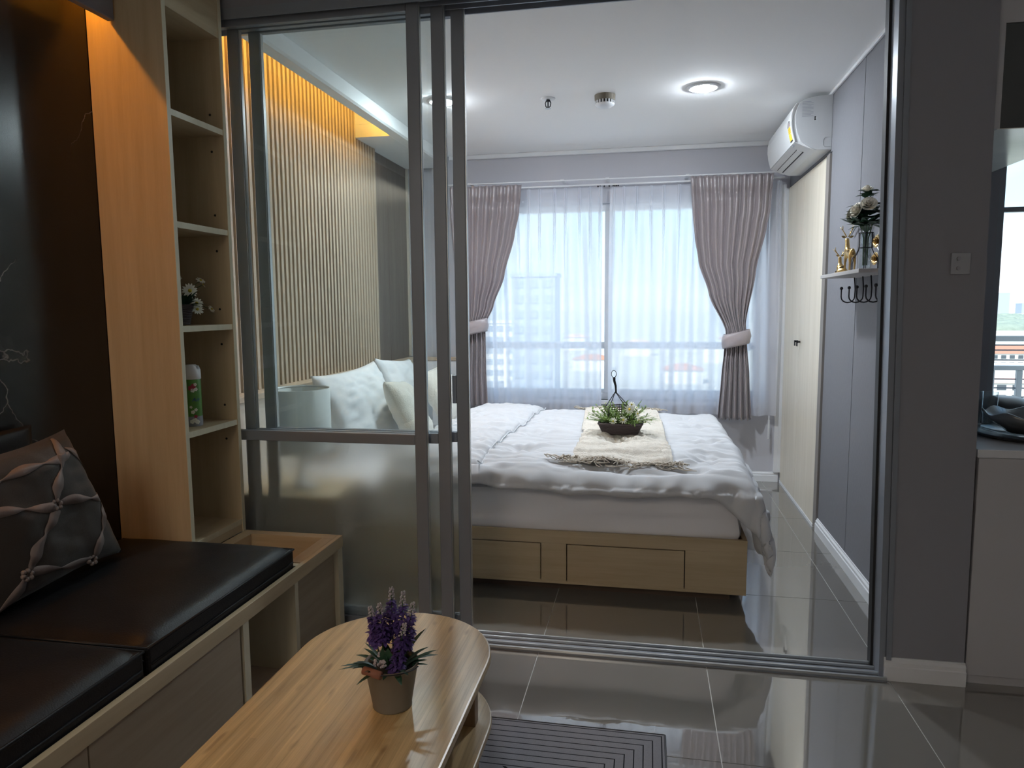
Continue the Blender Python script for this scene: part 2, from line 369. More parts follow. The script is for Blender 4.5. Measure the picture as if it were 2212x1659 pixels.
    def build(s, name, mat, parent=None, loc=None, smooth=False, bevel=0., thick=0., sub=0, auto=None):
        base = wl(parent) if parent else Vector((0, 0, 0))
        org = Vector(loc) if loc is not None else base
        me = bpy.data.meshes.new(name); me.from_pydata([p-org for p in s.v], [], s.f)
        bm = bmesh.new(); bm.from_mesh(me); bmesh.ops.recalc_face_normals(bm, faces=bm.faces) if not thick else None; bm.to_mesh(me); bm.free()
        o = bpy.data.objects.new(name, me); COL.objects.link(o)
        if mat: me.materials.append(MAT[mat] if isinstance(mat, str) else mat)
        if parent: o.parent = parent
        o.location = org - base; WL[o.name] = org.copy()
        if smooth:
            for p in me.polygons: p.use_smooth = True
        if thick:
            m = o.modifiers.new('thickness', 'SOLIDIFY'); m.thickness = thick; m.offset = 0
        if sub:
            m = o.modifiers.new('smooth', 'SUBSURF'); m.levels = sub; m.render_levels = sub
        if bevel:
            m = o.modifiers.new('edge', 'BEVEL'); m.width = bevel; m.segments = 2; m.limit_method = 'ANGLE'; m.angle_limit = radians(40)
        return o
def box(name, mat, x0, x1, y0, y1, z0, z1, parent=None, bevel=0., loc=None):
    return MB().box(x0, x1, y0, y1, z0, z1).build(name, mat, parent, loc=loc, bevel=bevel)
def thing(name, label, cat, loc=(0, 0, 0), group=None, parent=None):
    o = bpy.data.objects.new(name, None); COL.objects.link(o); o.empty_display_size = .05
    o.location = loc; WL[o.name] = Vector(loc)
    o['label'] = label; o['category'] = cat
    if group: o['group'] = group
    return o
def tag(o, label, cat, group=None):
    o['label'] = label; o['category'] = cat
    if group: o['group'] = group
    return o
def struct(o, label=None, cat=None):
    o['kind'] = 'structure'
    if label: o['label'] = label
    if cat: o['category'] = cat
    return o
def stuff(o): o['kind'] = 'stuff'; return o
def sroot(name, loc=(0, 0, 0), label=None, cat=None):
    o = bpy.data.objects.new(name, None); COL.objects.link(o); o.location = loc; WL[o.name] = Vector(loc); o.empty_display_size = .05
    return struct(o, label, cat)
def textmb(body, size, org, xd, yd, ext=.0004, align='LEFT'):
    c = bpy.data.curves.new('lettering', 'FONT'); c.body = body; c.size = size; c.extrude = ext; c.align_x = align; c.resolution_u = 2
    o = bpy.data.objects.new('lettering_tmp', c); COL.objects.link(o)
    dg = bpy.context.evaluated_depsgraph_get(); me = bpy.data.meshes.new_from_object(o.evaluated_get(dg))
    xd = Vector(xd).normalized(); yd = Vector(yd).normalized(); zd = xd.cross(yd); org = Vector(org)
    mb = MB(); mb.add([org + xd*v.co.x + yd*v.co.y + zd*v.co.z for v in me.vertices], [tuple(p.vertices) for p in me.polygons])
    bpy.data.objects.remove(o); bpy.data.meshes.remove(me); bpy.data.curves.remove(c)
    return mb
def interp(tab, z):
    # tab: list of (z, x) with z descending
    if z >= tab[0][0]: return tab[0][1]
    for (z0, x0), (z1, x1) in zip(tab, tab[1:]):
        if z >= z1:
            t = (z0-z)/(z0-z1); t = t*t*(3-2*t)*.5 + t*.5
            return x0+(x1-x0)*t
    return tab[-1][1]
def sm(a, b, x):
    t = max(0., min(1., (x-a)/(b-a))); return t*t*(3-2*t)

# ------------------------------------------------------------------ room shell
XL, XR, YB, ZC = -1.83, .95, 5.31, 2.40
# floor: grout bed with tiles
floor = struct(box('floor', 'grout', -2.1, 3.0, -2.1, 5.5, -.12, -.0035))
px, py = .6010, .6110; gx0, gy0 = .216, 3.158; g = .0016
tmesh = {}
for i in range(-4, 5):
    for j in range(-9, 4):
        x0, x1 = gx0+i*px+g, gx0+(i+1)*px-g; y0, y1 = gy0+j*py+g, gy0+(j+1)*py-g
        x0 = max(x0, -1.82); x1 = min(x1, 2.68); y0 = max(y0, -1.9); y1 = min(y1, 5.30)
        if x1-x0 < .02 or y1-y0 < .02: continue
        if x0 > .95 and y0 > 3.4: continue
        key = (round(x1-x0, 4), round(y1-y0, 4))
        if key not in tmesh:
            o = MB().box(0, x1-x0, 0, y1-y0, -.003, 0).build('tile', 'tile'); tmesh[key] = o.data
        else:
            o = bpy.data.objects.new('tile', tmesh[key]); COL.objects.link(o)
        o.parent = floor; o.location = (x0, y0, 0)

struct(MB().box(XL, 2.9, -2.1, 2.63, ZC, ZC+.25).box(XL, 2.9, 4.27, 5.5, ZC, ZC+.25).box(-1.53, 2.9, 2.63, 4.27, ZC, ZC+.25).box(XL, -1.53, 2.63, 4.27, ZC+.21, ZC+.25).build('ceiling', 'ceil'))
# left dropped cove of the bedroom
ceil = bpy.data.objects['ceiling']
MB().prism([(-1.572, 2.322), (-1.512, 2.322), (-1.500, 2.330), (-1.500, ZC-.001), (-1.530, ZC-.001), (-1.530, 2.330), (-1.572, 2.330)], 'y', 2.63, 5.30).build('cove_fascia', 'ceil', ceil)
box('bulkhead_underside', 'ceil', -1.83, -1.573, 4.27, 5.30, 2.322, ZC-.001, ceil)
# walls
wl_ = struct(box('wall_left', 'wall', -2.05, XL-.012, -2.1, 5.5, 0, ZC+.25))
for k, (y0, y1) in enumerate([(2.63, 3.43), (3.434, 4.27), (4.274, 4.88), (4.884, 5.275)]):
    box('dark_panel', 'dkpanel', XL-.012, XL, y0, y1, .0, 2.60 if k < 2 else 2.32, wl_, bevel=.001)
box('panel_trim', 'cream', XL-.012, XL+.012, 5.277, 5.308, .9, 2.32, wl_)
for y0, y1 in [(-1.9, -.30), (-.298, 1.30), (1.302, 2.43)]:
    box('marble_panel', 'marble', XL-.012, -1.80, y0, y1, .0, ZC-.001, wl_, bevel=.0008)
wr = struct(box('wall_right', 'wall', XR+.008, 1.05, 2.60, 5.5, 0, ZC))
for y0, y1 in [(2.60, 3.587), (3.593, 4.150)]:
    box('wall_panel', 'wallpaper', XR, XR+.010, y0, y1, .05, ZC-.001, wr, bevel=.001)
box('panel_seam', 'slab_gap', XR+.003, XR+.0079, 3.587, 3.593, .05, ZC-.001, wr)
box('wall_panel', 'wallpaper', XR, XR+.010, 4.1505, 5.31, 2.085, ZC-.001, wr)
WX0, WX1, WZ0, WZ1 = -1.36, .80, .575, 2.02
wb = struct(MB().box(-2.05, WX0, YB, 5.46, 0, ZC).box(WX1, 1.05, YB, 5.46, 0, ZC).box(WX0, WX1, YB, 5.46, 0, WZ0).box(WX0, WX1, YB, 5.46, WZ1, ZC).build('wall_back', 'wall'))
# stub wall between bedroom and kitchen, a hair out of plumb
def leanbox(xa0, xa1, xb0, xb1, y0, y1, z0, z1):
    return MB().add([(xa0,y0,z0),(xa1,y0,z0),(xa1,y1,z0),(xa0,y1,z0),(xb0,y0,z1),(xb1,y0,z1),(xb1,y1,z1),(xb0,y1,z1)],
                    [(0,3,2,1),(4,5,6,7),(0,1,5,4),(1,2,6,5),(2,3,7,6),(3,0,4,7)])
struct(leanbox(.806, 1.050, .766, 1.034, 2.50, 2.60, 0, ZC).build('wall_partition', 'dark_wall'))
struct(box('wall_rear', 'white', -2.05, 2.9, -2.1, -1.9, 0, ZC))
struct(box('wall_kitchen', 'wall', 2.70, 2.9, -2.1, 3.5, 0, ZC))
struct(MB().box(1.05, 1.43, 3.36, 3.48, 0, ZC).box(2.60, 2.9, 3.36, 3.48, 0, ZC).box(1.43, 2.6, 3.36, 3.48, 2.28, ZC).build('wall_balcony', 'dark_wall'))
# door head beam and aluminium head track
struct(box('trim_1', 'dark_wall', -1.83, .806, 2.46, 2.62, 2.352, ZC))
hd = sroot('trim_2', (-.5, 2.53, 2.32))
box('head_channel', 'alu', -1.80, .785, 2.455, 2.605, 2.336, 2.352, hd)
for y in (2.455, 2.498, 2.542, 2.595): box('head_fin', 'alu', -1.80, .785, y, y+.006, 2.316, 2.337, hd)
# floor track
tk = sroot('trim_3', (-.5, 2.53, 0))
box('track_base', 'alu', -1.66, .806, 2.472, 2.588, .0, .006, tk)
for y in (2.472, 2.506, 2.546, 2.580): box('track_rib', 'alu_lt', -1.66, .806, y, y+.008, .006, .016, tk, bevel=.001)
# jamb
jb = sroot('trim_4', (.79, 2.53, 0))
leanbox(.787, .806, .747, .766, 2.497, 2.605, 0, 2.352).build('jamb_post', 'alu', jb)
leanbox(.779, .7865, .739, .7465, 2.566, 2.602, .01, 2.336).build('jamb_gasket', 'alu_dk', jb)
leanbox(.806, .822, .766, .782, 2.490, 2.503, .07, 2.352).build('jamb_cover', 'alu', jb)
# cornice and baseboards
struct(box('trim_5', 'trimwhite', -1.49, .95, YB-.028, YB, ZC-.032, ZC, bevel=.006))
struct(box('trim_6', 'trimwhite', XR-.014, XR, 2.60, YB-.03, ZC-.018, ZC, bevel=.004))
def skirting(name, mat, axis, a0, a1, w, s, h=.072, t=.014):
    prof = [(0, 0), (t, 0), (t, h*.62), (t*.75, h*.66), (t*.75, h*.82), (t*.35, h*.92), (t*.3, h), (0, h)]
    mb = MB()
    if axis == 'y': mb.prism([(w+s*p[0], p[1]) for p in prof], 'y', a0, a1)
    else: mb.prism([(w+s*p[0], p[1]) for p in prof], 'x', a0, a1)
    return struct(mb.build(name, mat))
skirting('baseboard_right', 'trimwhite', 'y', 2.60, 4.150, XR, -1, .075, .016)
skirting('baseboard_back', 'trimwhite', 'x', -1.83, .93, YB, -1)
skirting('baseboard_partition', 'trimwhite', 'x', .800, 1.052, 2.50, -1, .078, .016)
struct(box('trim_7', 'trimwhite', .895, .925, YB-.02, YB, .07, 2.10))

# ------------------------------------------------------------------ bedroom window
w1 = sroot('window_1', (-.28, 5.40, WZ0))
def frame_rect(parent, mat, x0, x1, z0, z1, y0, y1, t):
    box('frame_jamb', mat, x0, x0+t, y0, y1, z0, z1, parent, bevel=.002); box('frame_jamb', mat, x1-t, x1, y0, y1, z0, z1, parent, bevel=.002)
    box('frame_head', mat, x0+t, x1-t, y0, y1, z1-t, z1, parent, bevel=.002); box('frame_sill', mat, x0+t, x1-t, y0, y1, z0, z0+t, parent, bevel=.002)
frame_rect(w1, 'trimwhite', WX0, WX1, WZ0, WZ1, 5.345, 5.42, .05)
box('mullion', 'trimwhite', -.325, -.270, 5.340, 5.42, WZ0+.05, WZ1-.05, w1, bevel=.002)
for x0, x1 in ((WX0+.05, -.325), (-.270, WX1-.05)):
    box('transom', 'trimwhite', x0, x1, 5.355, 5.41, .957, 1.005, w1, bevel=.002)
    box('sash_rail', 'trimwhite', x0, x1, 5.36, 5.405, .625, .65, w1, bevel=.002)
    box('pane', 'wglass', x0, x1, 5.380, 5.385, 1.005, WZ1-.05, w1)
    box('pane', 'wglass', x0, x1, 5.380, 5.385, .65, .957, w1)
box('window_sill', 'white', WX0-.02, WX1+.02, YB-.025, 5.36, WZ0-.03, WZ0, w1, bevel=.003)

# ------------------------------------------------------------------ kitchen balcony window
w2 = sroot('window_2', (2.0, 3.42, 0))
frame_rect(w2, 'alu', 1.43, 2.60, .0, 2.28, 3.38, 3.45, .032)
box('mullion', 'alu', 2.02, 2.06, 3.38, 3.45, .032, 2.248, w2)
for x0, x1 in ((1.462, 2.02), (2.06, 2.568)):
    box('transom', 'alu', x0, x1, 3.40, 3.43, 1.655, 1.675, w2)
    box('pane', 'wglass', x0, x1, 3.413, 3.418, .032, 1.655, w2); box('pane', 'wglass', x0, x1, 3.413, 3.418, 1.675, 2.248, w2)

# ------------------------------------------------------------------ sliding glass doors
def leaf(name, x0, x1, y, handle=False):
    t = .024; ya, yb = y, y+t; s = .046
    d = sroot(name, ((x0+x1)/2, y, .016), None, None)
    z0, z1 = .018, 2.334
    for a, b in ((x0, x0+s), (x1-s, x1)):
        box('stile', 'alu', a, b, ya, yb, z0, z1, d, bevel=.0025)
        box('stile_lit_side', 'alu_lt', b-.001, b+.0025, ya+.004, yb-.003, z0, z1, d)  # paler metal: window light on the stile's side put into colour
    box('top_rail', 'alu', x0+s, x1-s, ya, yb, z1-.035, z1, d, bevel=.002)
    box('mid_rail', 'alu', x0+s, x1-s, ya-.001, yb+.001, .764, .803, d, bevel=.002)
    box('bottom_rail', 'alu', x0+s, x1-s, ya, yb, z0, z0+.065, d, bevel=.002)
    box('pane', 'glass', x0+s, x1-s, y+.010, y+.0145, .803, z1-.035, d)
    box('frosted_pane', 'frost', x0+s, x1-s, y+.009, y+.015, z0+.065, .764, d)
    if handle:
        MB().box(x1-s-.017, x1-s-.001, ya+.002, ya+.020, .912, 1.018).build('handle', 'alu', d, bevel=.002)
    return d
leaf('door_1', -1.66, -.801, 2.481)
leaf('door_2', -1.558, -.722, 2.518)
leaf('door_3', -1.494, -.660, 2.558, True)

# ------------------------------------------------------------------ slatted feature wall
sp_ = thing('slat_wall_panel', 'vertical timber slat panel above the headboard, lit orange from the ceiling cove', 'wall panel', (-1.82, 3.62, .893))
SY0, SY1, pit_ = 2.640, 4.592, .0434
box('backing', 'slat_back_shade', XL+.001, -1.822, SY0, SY1, .893, 2.505, sp_)
nsl = int((SY1-SY0-.01)/pit_); sm_ = None
for k in range(nsl+1):
    y = SY1-.012-.022 - k*pit_
    if y < SY0: break
    if sm_ is None:
        o = MB().box(-1.822, -1.800, 0, .0225,   .8935, 2.505).build('slat', 'slat', sp_); sm_ = o.data; o.location = Vector((0, y, 0))-Vector((-1.82, 3.62, .893)) + Vector((-1.82, 3.62, .893))
    else:
        o = bpy.data.objects.new('slat', sm_); COL.objects.link(o); o.parent = sp_
    o.location = (0, y, 0)
box('end_trim', 'slat', -1.822, -1.800, SY1-.010, SY1,   .8935, 2.505, sp_)

# ------------------------------------------------------------------ headboard
hb = thing('headboard', 'cream headboard with pale oak ledge under the slatted wall panel', 'headboard', (-1.77, 3.9, 0))
box('ledge', 'slat', XL+.0005, -1.715, 2.64, 5.28, .868, .893, hb, bevel=.002)
box('panel', 'cream', XL+.0005, -1.735, 2.70, 4.45, .02, .868, hb, bevel=.004)
box('panel', 'white', XL+.0005, -1.737, 4.455, 5.28, .02, .868, hb, bevel=.004)
box('end_panel', 'ash_z', XL+.0005, -1.725, 2.64, 2.695, .0, .868, hb, bevel=.002)
lb = thing('corner_ledge', 'low white ledge with oak cap in the back corner behind the pillows', 'ledge', (-1.55, 5.25, 0))
box('cap', 'slat', -1.714, -1.34, 5.225, 5.296, .868, .893, lb, bevel=.002)
box('body', 'white', -1.714, -1.36, 5.232, 5.296, .05, .868, lb, bevel=.002)

# ------------------------------------------------------------------ bed
BX0, BX1, BY0, BY1 = -1.725, .42, 3.03, 4.68
bed = thing('bed', 'pale oak storage bed base with two flush drawer fronts', 'bed', (-.65, 3.85, 0))
T = .018
def frontpiece(x0, x1, z0, z1, nm='front_panel', m='ash_x'): box(nm, m, x0, x1, BY0, BY0+T, z0, z1, bed, bevel=.0012)
ZB0, ZB1 = .045, .285
frontpiece(BX0, BX1, .229, ZB1, 'top_rail'); frontpiece(BX0, BX1, ZB0, .058, 'bottom_rail')
DR = [(-1.195, -.458), (-.346, .166)]
frontpiece(BX0, DR[0][0], .058, .229, 'front_panel'); frontpiece(DR[0][1], DR[1][0], .058, .229, 'front_panel'); frontpiece(DR[1][1], BX1, .058, .229, 'front_panel')
for a, b in DR:
    box('drawer', 'ash_x', a+.004, b-.004, BY0+.001, BY0+T, .058, .2245, bed, bevel=.0012)
    box('drawer_recess', 'black', a, b, BY0+.0182, BY0+.03, .058, .229, bed)
box('foot_panel', 'ash_y', BX1-T, BX1, BY0+T, BY1, ZB0, ZB1, bed, bevel=.0012)
box('side_panel', 'ash_x', BX0, BX1, BY1-T, BY1, ZB0, ZB1, bed)
box('slat_deck', 'ash_x', BX0+.01, BX1-T, BY0+T+.012, BY1-T, .235, .255, bed)
box('plinth', 'plinth', BX0+.02, BX1-.06, BY0+.06, BY1-.06, .0, ZB0, bed)

# mattress
MX0, MX1, MY0, MY1, MZ0, MZ1 = -1.72, .398, 3.052, 4.655, .258, .470
def mattress():
    mb = MB(); nx, ny, nz_ = 60, 40, 10
    def P(u, v, w):  # rounded box with sheet creases
        x = MX0+(MX1-MX0)*u; y = MY0+(MY1-MY0)*v; z = MZ0+(MZ1-MZ0)*w
        return Vector((x, y, z))
    def disp(p):
        x, y, z = p
        r = .035; cx = min(max(x, MX0+r), MX1-r); cy = min(max(y, MY0+r), MY1-r); cz = min(max(z, MZ0+r), MZ1-r)
        d = Vector((x-cx, y-cy, z-cz))
        if d.length > 1e-6:
            n_ = d.normalized(); m_ = max(abs(d.x), abs(d.y), abs(d.z)); d = n_*min(m_, r)
            p = Vector((cx, cy, cz))+d
            # taut diagonal creases on the sides
            k = noise.noise(Vector((x*1.5+z*3, y*1.5, z*16-x*1.9)))
            k2 = max(0, 1-5*abs(noise.noise(Vector((x*.9+z*2.2, y*.9, z*9-x*1.1+2.)))))
            p += n_*((.012*k+.006*k2)*sm(MZ0, MZ0+.06, z))
        return p
    for (f) in (0, 1):
        mb.grid(lambda u, v: disp(P(u, v, f)), nx, ny)
        mb.grid(lambda u, v: disp(P(u, f, v)), nx, nz_*2)
        mb.grid(lambda u, v: disp(P(f, u, v)), ny, nz_*2)
    o = mb.build('mattress', 'sheet', None, loc=(-.65, 3.85, MZ0), smooth=True)
    return o
tag(mattress(), 'thick mattress in a creased white fitted sheet on the oak bed base', 'mattress')

# duvet
ZT = .575
TUFT = [(-.58, 3.30), (-.60, 3.72), (-.56, 4.12), (-.52, 4.5), (.26, 3.25), (.28, 3.62), (.24, 4.02), (.22, 4.42), (-.15, 3.5), (-.15, 4.0), (-.95, 3.5), (-.98, 4.0)]
def bedtop(x, y):
    z = ZT + .012*sin((x+1.2)*2.2) - .02*sm(3.35, 3.0, y) - .015*sm(4.4, 4.72, y)
    for tx, ty in TUFT:
        d2_ = (x-tx)**2+(y-ty)**2
        if d2_ < .09:
            d = sqrt(d2_); a = math.atan2(y-ty, x-tx)
            z -= .030*exp(-(d/.055)**2); z += .008*exp(-((d-.11)/.06)**2) + .004*sin(a*9+tx*40)*exp(-((d-.09)/.05)**2)
    # fine creases, mostly running across the bed
    w = .5+.5*noise.noise(Vector((x*2.0, y*2.0, 3.1)))
    z += .018*noise.noise(Vector((x*3.2, y*26+2.0*noise.noise(Vector((x*3, y*3, 0))), 1.7)))*(.5+w)
    z += .011*(1-abs(noise.noise(Vector((x*7, y*44, 5.)))))*(.4+w)
    z += .016*noise.noise(Vector((x*5, y*5, 9.)))
    return z
def duvet():
    ovx, ovy = .37, .125; R_ = .065
    a0, a1 = -1.17, .385+ovx; b0, b1 = 3.03-ovy, 4.70+.10
    def fold(t, edge, sgn, amax):
        e_ = (t-edge)*sgn
        if e_ <= 0: return t, 0.
        th = min(e_/R_, amax); rest = max(0, e_-R_*amax)
        return edge + sgn*(R_*sin(th)+rest*cos(amax)), R_*(1-cos(th))+rest*sin(amax)
    nu, nv = 230, 210
    def P(u, v):
        a = a0+(a1-a0)*u; b = b0+(b1-b0)*v
        if b < 3.03: b = 3.03-(3.03-b)*(1+1.0*sm(.24, .47, a))
        x, dx = fold(a, .385, 1, 1.36)
        if b < 3.8: y, dy = fold(b, 3.03, -1, 1.42)
        else: y, dy = fold(b, 4.70, 1, 1.42)
        drop = sqrt(dx*dx+dy*dy) if dx*dy > 0 else dx+dy
        z = bedtop(min(x, .44), min(max(y, 3.0), 4.74)) - drop
        if dy > 0 and b < 3.8:
            k = sm(0, .07, dy); rr = noise.noise(Vector((a*8, 1.3, b*5))); r3 = noise.noise(Vector((a*19, 4.3, b*12)))
            y += k*(-.020*rr - .016*r3 - .012); z += k*(.012*noise.noise(Vector((a*5, 7, 0)))+.006*r3)
        if dx > 0:
            k = sm(0, .15, dx); x += k*.022*noise.noise(Vector((b*6, 2.3, a*3))); z += k*.008*noise.noise(Vector((b*15, a*8, 0)))
            if b > 3.2: z += .12*sm(3.2, 3.9, b)*sm(.12, .36, dx)
        if b < 3.4 and dy == 0: z += .030*sm(3.4, 3.08, b)*(noise.noise(Vector((a*7, b*5, 2.)))+.25*noise.noise(Vector((a*18, b*14, 5.)))+.2)
        return Vector((x, y, z))
    G = [[P(i/(nu-1), j/(nv-1)) for i in range(nu)] for j in range(nv)]
    mb = MB(); top = []; bot = []
    for j in range(nv):
        for i in range(nu):
            du = G[j][min(i+1, nu-1)]-G[j][max(i-1, 0)]; dv_ = G[min(j+1, nv-1)][i]-G[max(j-1, 0)][i]
            n_ = du.cross(dv_).normalized()
            e1 = min(i, nu-1-i)/(nu-1)*(a1-a0); e2 = min(j, nv-1-j)/(nv-1)*(b1-b0)
            t = .052*sqrt(max(0, 1-(1-min(1, e1/.055))**2))*sqrt(max(0, 1-(1-min(1, e2/.055))**2))
            on_bed = 1 if G[j][i].z > .50 else 0
            puff = t*.35*(1+.5*noise.noise(G[j][i]*7))*(1-on_bed)
            top.append(G[j][i]+n_*puff); bot.append(G[j][i]-n_*(t-puff+.0008))
    N_ = nu*nv; mb.v = top+bot
    for j in range(nv-1):
        for i in range(nu-1):
            k = j*nu+i; mb.f.append((k, k+1, k+nu+1, k+nu)); mb.f.append((N_+k, N_+k+nu, N_+k+nu+1, N_+k+1))
    for i in range(nu-1):
        mb.f.append((i, N_+i, N_+i+1, i+1)); k = (nv-1)*nu+i; mb.f.append((k, k+1, N_+k+1, N_+k))
    for j in range(nv-1):
        k = j*nu; mb.f.append((k, k+nu, N_+k+nu, N_+k)); k = j*nu+nu-1; mb.f.append((k, N_+k, N_+k+nu, k+nu))
    return mb.build('duvet', 'lino', None, loc=(-.45, 3.85, MZ1), smooth=True)
dv = tag(duvet(), 'rumpled white tufted duvet spread over the bed, corner hanging down', 'duvet')
def foldedge():
    # turned back upper edge: a puffy band across the bed near the pillows
    def xr(y): return -.735+.03*(y-2.95)
    def P(u, v):
        y = 2.975+(4.755-2.975)*v
        ang = pi*u
        xm = xr(y)-.22; hw = .22
        c_ = cos(ang); s_ = sin(ang)
        x = xm - hw*(abs(c_)**.55)*(1 if c_ > 0 else -1)
        hh = .058*(max(0, s_)**.45)*(sm(2.97, 3.05, y))*(sm(4.76, 4.66, y))
        wr_ = .012*noise.noise(Vector((x*16+y*9, y*15-x*9, 3.)))+.008*noise.noise(Vector((x*30+y*14, y*26, 7.)))
        z = bedtop(x, min(max(y, 3.0), 4.7)) - .014 + hh + wr_*s_ - .06*sm(3.03, 2.975, y)
        return Vector((x + .006*noise.noise(Vector((y*14, u*3, 1.))), y, z))
    MB().grid(P, 60, 130).build('turned_back_edge', 'lino', dv, smooth=True)
    pts = [Vector((xr(y)+.002, y, bedtop(xr(y), max(y, 3.0))+.012)) for y in [2.99+i*.06 for i in range(30)]]
    MB().tube(pts, .0035, 6).build('piping', 'lino', dv, smooth=True)
foldedge()

# runner throw
def runner():
    rn = thing('bed_runner', 'beige knitted throw with tangled fringes laid across the white duvet', 'throw', (-.13, 3.85, .6))
    def xl(t): return -.34 - .06*t + .10*exp(-((t-.35)/.3)**2)*0 + .035*sin(t*3.1)*(1 if t < .5 else .4)
    def xr_(t): return .115 - .055*t
    def P(u, v):
        y = 3.075+(4.655-3.075)*v; x = xl(v)+(xr_(v)-xl(v))*u
        e_ = min(u, 1-u); dd = .008+.006*sm(0, .06, e_)
        k = .004*noise.noise(Vector((x*38+y*30, y*38-x*30, 1)))+.003*sin((x+y)*95)*sin((x-y)*95)
        return Vector((x, y, bedtop(x, y)+dd+k+.006))
    o = MB().grid(P, 70, 200).build('cloth', 'runner', rn, smooth=True, thick=.006)
    for (yy, sg) in ((3.075, -1), (4.655, 1)):
        mb = MB()
        for i in range(170):
            t = 0 if sg < 0 else 1
            u = U(-.06, 1.06); x = xl(t)+(xr_(t)-xl(t))*u; spread = (u-.5)*.22
            p = Vector((x, yy-.02*sg*R(), 0)); pts = []
            ang = U(-1.2, 1.2)+spread*3; L = U(.05, .10)*(1.0 if sg < 0 else .8)
            for k in range(6):
                q_ = p + Vector((sin(ang)*L*k/5, sg*cos(ang)*L*.55*k/5, 0))
                ang += U(-.7, .7)
                yb_ = min(max(q_.y, 3.0), 4.71)
                zz = bedtop(q_.x, yb_) + .016+U(0, .016)*(1-k/8) - .3*max(0, 3.0-q_.y)
                pts.append(Vector((q_.x, q_.y, zz)))
            mb.tube(pts, U(.0018, .0028), 4, caps=False)
        stuff(mb.build('fringe', 'fringe', rn, smooth=True))
runner()

# ------------------------------------------------------------------ pillows
def pillow_fn(w, h, t, pinch=.10, seed=0, wr=.012):
    def f(u, v, side):
        au, av = abs(u), abs(v)
        x = w/2*u*(1-pinch*(1-av**2.2)*au**3 + 0*av); y = h/2*v*(1-pinch*(1-au**2.2)*av**3)
        th = t/2*((1-au**2.6)*(1-av**2.6))**.42
        n_ = noise.noise(Vector((u*1.7+seed, v*1.7, side*3.)))
        c_ = wr*(noise.noise(Vector((u*4+seed, v*9, side*5.)))+.6*noise.noise(Vector((u*9+v*4, v*5+seed, side*2.))))
        return Vector((x, y, side*(th*(1+.25*n_)+c_*(th/(t/2)))))
    return f
def pillow(name, mat, w, h, t, M_, label, cat, group=None, seed=0, pinch=.1, wr=.012, n=34):
    f = pillow_fn(w, h, t, pinch, seed, wr); mb = MB()
    for s in (1, -1): mb.grid(lambda a, b: M_ @ f(2*a-1, 2*b-1, s), n, n)
    o = mb.build(name, mat, None, loc=M_.translation, smooth=True)
    bm = bmesh.new(); bm.from_mesh(o.data); bmesh.ops.remove_doubles(bm, verts=bm.verts, dist=.0006); bmesh.ops.recalc_face_normals(bm, faces=bm.faces); bm.to_mesh(o.data); bm.free()
    for p in o.data.polygons: p.use_smooth = True
    if label: tag(o, label, cat, group)
    return o
def basis(xd, yd, loc):
    xd = Vector(xd).normalized(); yd = Vector(yd); zd = xd.cross(yd).normalized(); yd = zd.cross(xd)
    m = Matrix((xd, yd, zd)).transposed().to_4x4(); m.translation = Vector(loc); return m
# local x along the bed width (+y), local y up the lean, normal towards the foot
pillow('pillow', 'cotton', .74, .48, .17, basis((.06, 1, .03), (-.42, 0, 1), (-1.57, 3.70, .720)), 'large white pillow leaning on the cream headboard, nearest the lamp', 'pillow', 'white bed pillows', 1)
pillow('pillow', 'cotton', .70, .48, .17, basis((-.03, 1, -.08), (-.40, 0, 1), (-1.58, 4.46, .716)), 'large white pillow farther along the headboard, behind the fluffy cushions', 'pillow', 'white bed pillows', 5)
pillow('cushion', 'fluffy', .42, .40, .15, basis((-.10, 1, -.10), (-.55, 0, 1), (-1.335, 3.83, .680)), 'small fluffy cream cushion in front of the nearer white pillow', 'cushion', 'fluffy cream cushions', 3, .06, .006)
pillow('cushion', 'fluffy', .42, .40, .15, basis((.05, 1, .06), (-.5, 0, 1), (-1.325, 4.50, .695)), 'small fluffy cream cushion farther back, seen between the door stiles', 'cushion', 'fluffy cream cushions', 8, .06, .006)

# ------------------------------------------------------------------ nightstand and lamp
nsd = thing('nightstand', 'nightstand with pale oak top and body darkened as shade, beside the bed behind the frosted glass', 'nightstand', (-1.49, 2.83, 0))
box('body', 'dkpanel', -1.72, -1.27, 2.66, 3.01, .04, .48, nsd, bevel=.002); box('top', 'ash_x', -1.722, -1.262, 2.655, 3.014, .48, .50, nsd, bevel=.002)  # unlit front put into the colour: body and drawer darkened
box('drawer', 'dkpanel', -1.27, -1.255, 2.67, 3.0, .27, .46, nsd, bevel=.002); box('plinth', 'plinth', -1.70, -1.30, 2.68, 3.0, 0, .04, nsd)
lp = thing('table_lamp', 'bedside lamp with a straight white drum shade behind the glass door', 'lamp', (-1.47, 2.80, .50))
MB().lathe([(.001, .5), (.06, .5), (.06, .512), (.018, .53), (.014, .66), (.012, .76), (.001, .76)], (-1.47, 2.80, 0), 24, False).build('base', 'alu_lt', lp, smooth=True)
MB().lathe([(.128, .66), (.128, .932), (.125, .932), (.125, .66)], (-1.47, 2.80, 0), 48, False).build('shade', 'shade', lp, smooth=True)
MB().tube([(-1.47+.125*cos(a), 2.80+.125*sin(a), .925) for a in [k*pi/24 for k in range(48)]], .002, 5, True).build('shade_ring', 'alu_lt', lp, smooth=True)

